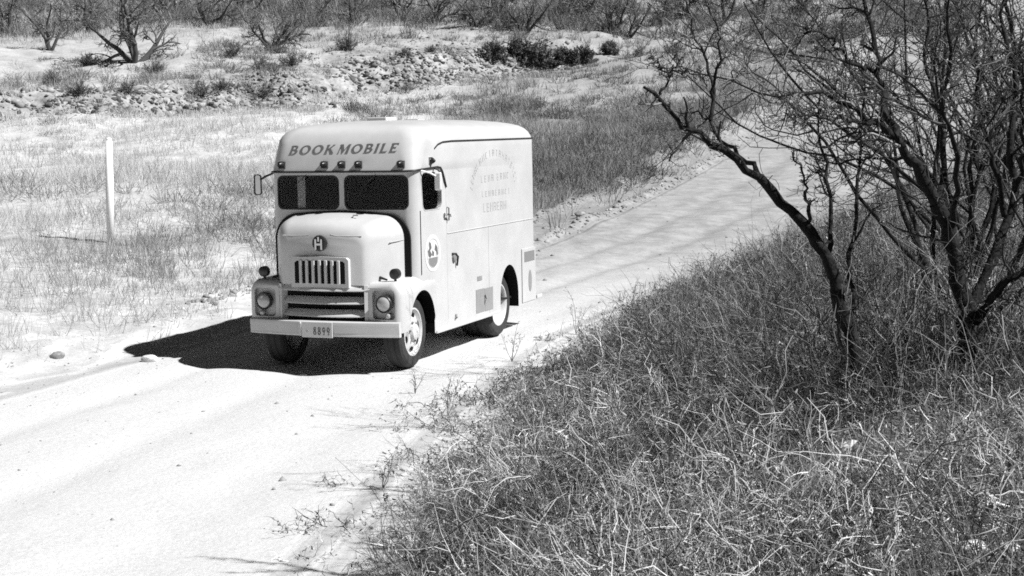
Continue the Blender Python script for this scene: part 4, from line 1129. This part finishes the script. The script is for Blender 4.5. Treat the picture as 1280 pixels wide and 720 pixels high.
def shrub_mesh(seed, leafy):
    global RG
    keep_ = RG; RG = np.random.default_rng(seed)
    n_ = 46; th = RG.uniform(0, 2 * np.pi, n_); el_ = RG.uniform(.15, 1.5, n_)
    dv = np.stack([np.cos(th) * np.cos(el_), np.sin(th) * np.cos(el_), np.sin(el_)], -1)
    st = walk(np.zeros((n_, 3)) - [0, 0, .05], dv, RG.uniform(.6, 1.15, n_), 5, .2, .05)
    R_ = np.linspace(.022, .012, 6)[None].repeat(n_, 0)
    C, R2 = children(st, R_, 9, .2, 1, (.2, .5), .9, 3, .3, .05, None, .010)
    s_ = mesh_of('stems', [tubes(st, R_, 4, RG.uniform(0, .5, n_)), tubes(C, R2, 3, RG.uniform(0, .8, len(C)))])
    f_ = None
    if leafy:
        m = len(C); idx = np.repeat(np.arange(m), 16); p_, tg, _, _ = pick(C[idx], RG.uniform(.1, 1, len(idx)))
        L = walk(p_ + RG.normal(size=p_.shape) * .05, rvec(len(idx)), np.full(len(idx), .09), 1, .2)
        f_ = mesh_of('foliage', [ribbons(L, np.full(len(idx), .06), RG.uniform(0, 1, len(idx)), .7)])
    RG = keep_; return s_, f_
SH = [shrub_mesh(301, True), shrub_mesh(302, True), shrub_mesh(303, False), shrub_mesh(304, False)]
used_shrub = {}
def shrub(x, y, k, sx, sz, label, cat='shrub', group=None):
    p = hit(x, y)
    if k not in used_shrub:
        root = empty('shrub'); kids = [obj('stems', SH[k][0], M['fartwig'], root)]
        if SH[k][1]: kids.append(obj('foliage', SH[k][1], M['leaf'], root))
        used_shrub[k] = (root, kids)
    else:
        r0, k0 = used_shrub[k]; root = r0.copy(); col.objects.link(root)
        for c in k0:
            d_ = c.copy(); col.objects.link(d_); d_.parent = root
    root.location = tuple(p); root.scale = (sx, sx, sz); root.rotation_euler = (0, 0, RG.uniform(0, 6.28)); tag(root, label, cat, group)
G1 = 'dark shrubs on the plateau edge'
shrub(618, 74, 0, 1.0, 1.0, 'leftmost dark leafy shrub of the clump above the stony bank', group=G1)
shrub(645, 72, 1, 1.0, 1.1, 'dark leafy shrub filling the gap left of the biggest one', group=G1)
shrub(668, 84, 0, 1.5, 1.5, 'biggest dark leafy shrub in the clump above the stony bank', group=G1)
shrub(706, 78, 1, 1.0, .9, 'round dark shrub next right of the biggest in the clump', group=G1)
shrub(730, 80, 0, 1.0, 1.1, 'dark shrub between the round one and the outlying one of the clump', group=G1)
shrub(764, 68, 1, .8, .8, 'small outlying dark shrub at the right end of the clump', group=G1)
shrub(435, 64, 2, 1.0, 1.3, 'lone grey twiggy shrub on the pale plateau left of the dark clump', group='grey twiggy shrubs on the hill')
G2 = 'grey twiggy shrubs on the hill'
for i, (x, y, s_, lb) in enumerate(((110, 82, 1.0, 'grey twiggy shrub just left of the widest hill tree'), (68, 106, 1.0, 'low grey shrub below the slim hill tree'), (100, 118, .9, 'grey shrub on the bare slope below the left hill trees'),
        (160, 116, .9, 'grey shrub on the slope straight below the widest hill tree'), (195, 92, 1.0, 'dark twiggy shrub at the right foot of the widest hill tree'), (255, 120, 1.1, 'grey twiggy shrub at the top of the stony cut, below the pale soil patch'),
        (278, 112, .8, 'small dark shrub among stones left of the cut bank'), (328, 122, .9, 'grey shrub in the stones below the V-shaped hill tree'), (365, 82, 1.0, 'low dark shrub at the right end of the left thicket'), (325, 86, 1.0, 'grey shrub just under the V-shaped hill tree'),
        (290, 70, 1.0, 'twiggy shrub to the left of the V-shaped hill tree stems'), (505, 68, .6, 'little grey shrub alone in the middle of the plateau'), (540, 65, .6, 'little grey shrub on the plateau left of the dark clump'), (800, 70, .8, 'low shrub at the plateau edge right of the dark clump'), (845, 66, .9, 'low shrub on the slope where the plateau meets the faint track'))):
    shrub(x, y, 2 + i % 2, s_, s_ * .8, lb, group=G2)

# far thicket behind the hilltop trees
ca, cd = [], []
d = RG.uniform(112, 150, 1500); a = RG.uniform(-.36, .30, 1500) * d
hh = RG.uniform(.8, 2.2, len(a)); M['haze'] = tone_mat('far_scrub', .08, .36, transl=.2)
parts = stems_at(a, d, 34, RG.uniform(.4, 1.2, len(a)), hh * .5, hh * 1.1, np.full(len(a), .045), .2, np.clip(.35 + RG.normal(size=len(a)) * .2, 0, 1), 3, 1)
o = obj('thicket', mesh_of('thicket', parts), M['haze']); tag(o, 'far thicket of bare scrub along the hilltop', 'thicket', kind='stuff')


# ------------------------------------------------------------------ light, sky, camera
az = math.radians(SUN_AZ); el = math.radians(SUN_EL)
S = Vector((math.cos(az) * math.cos(el), math.sin(az) * math.cos(el), math.sin(el)))
sl_ = bpy.data.lights.new('sun', 'SUN'); sl_.energy = 5.0; sl_.angle = math.radians(.53); sl_.color = (1, 1, 1)
so = bpy.data.objects.new('sun', sl_); col.objects.link(so); so.location = (30, 0, 40)
so.rotation_euler = (-S).to_track_quat('-Z', 'Y').to_euler()
w = bpy.data.worlds.new('World'); scene.world = w; w.use_nodes = True
nt = w.node_tree; bg = nt.nodes['Background']
sky = nt.nodes.new('ShaderNodeTexSky'); sky.sky_type = 'NISHITA'; sky.sun_disc = False
sky.sun_elevation = el; sky.sun_rotation = math.pi / 2 - az; sky.altitude = 1400; sky.dust_density = .3; sky.air_density = .45
bw = nt.nodes.new('ShaderNodeSeparateColor')     # black-and-white film behind a red filter: the blue sky gives little fill
nt.links.new(sky.outputs[0], bw.inputs[0]); nt.links.new(bw.outputs[0], bg.inputs['Color'])
bg.inputs['Strength'].default_value = SKY
cam = bpy.data.cameras.new('camera'); co = bpy.data.objects.new('camera', cam); col.objects.link(co)
cam.sensor_width = 36; cam.lens = 36 * FPX / 1280; cam.clip_start = .1; cam.clip_end = 3000
R = Matrix((RT, UP, -FW)).transposed()
co.matrix_world = Matrix.Translation(Vector(CAM)) @ (R.to_4x4() @ Matrix.Rotation(-ROLL, 4, 'Z'))
scene.camera = co
vs = scene.view_settings; vs.view_transform = 'Standard'; vs.look = 'None'; vs.gamma = 1; vs.use_curve_mapping = False; vs.exposure = EXPO
scene.cycles.max_bounces = 6; scene.cycles.diffuse_bounces = 3; scene.cycles.transparent_max_bounces = 12
scene.cycles.use_denoising = False; scene.cycles.denoiser = 'OPENIMAGEDENOISE'; scene.cycles.denoising_input_passes = 'RGB_ALBEDO_NORMAL'
scene.cycles.filter_width = 1.7
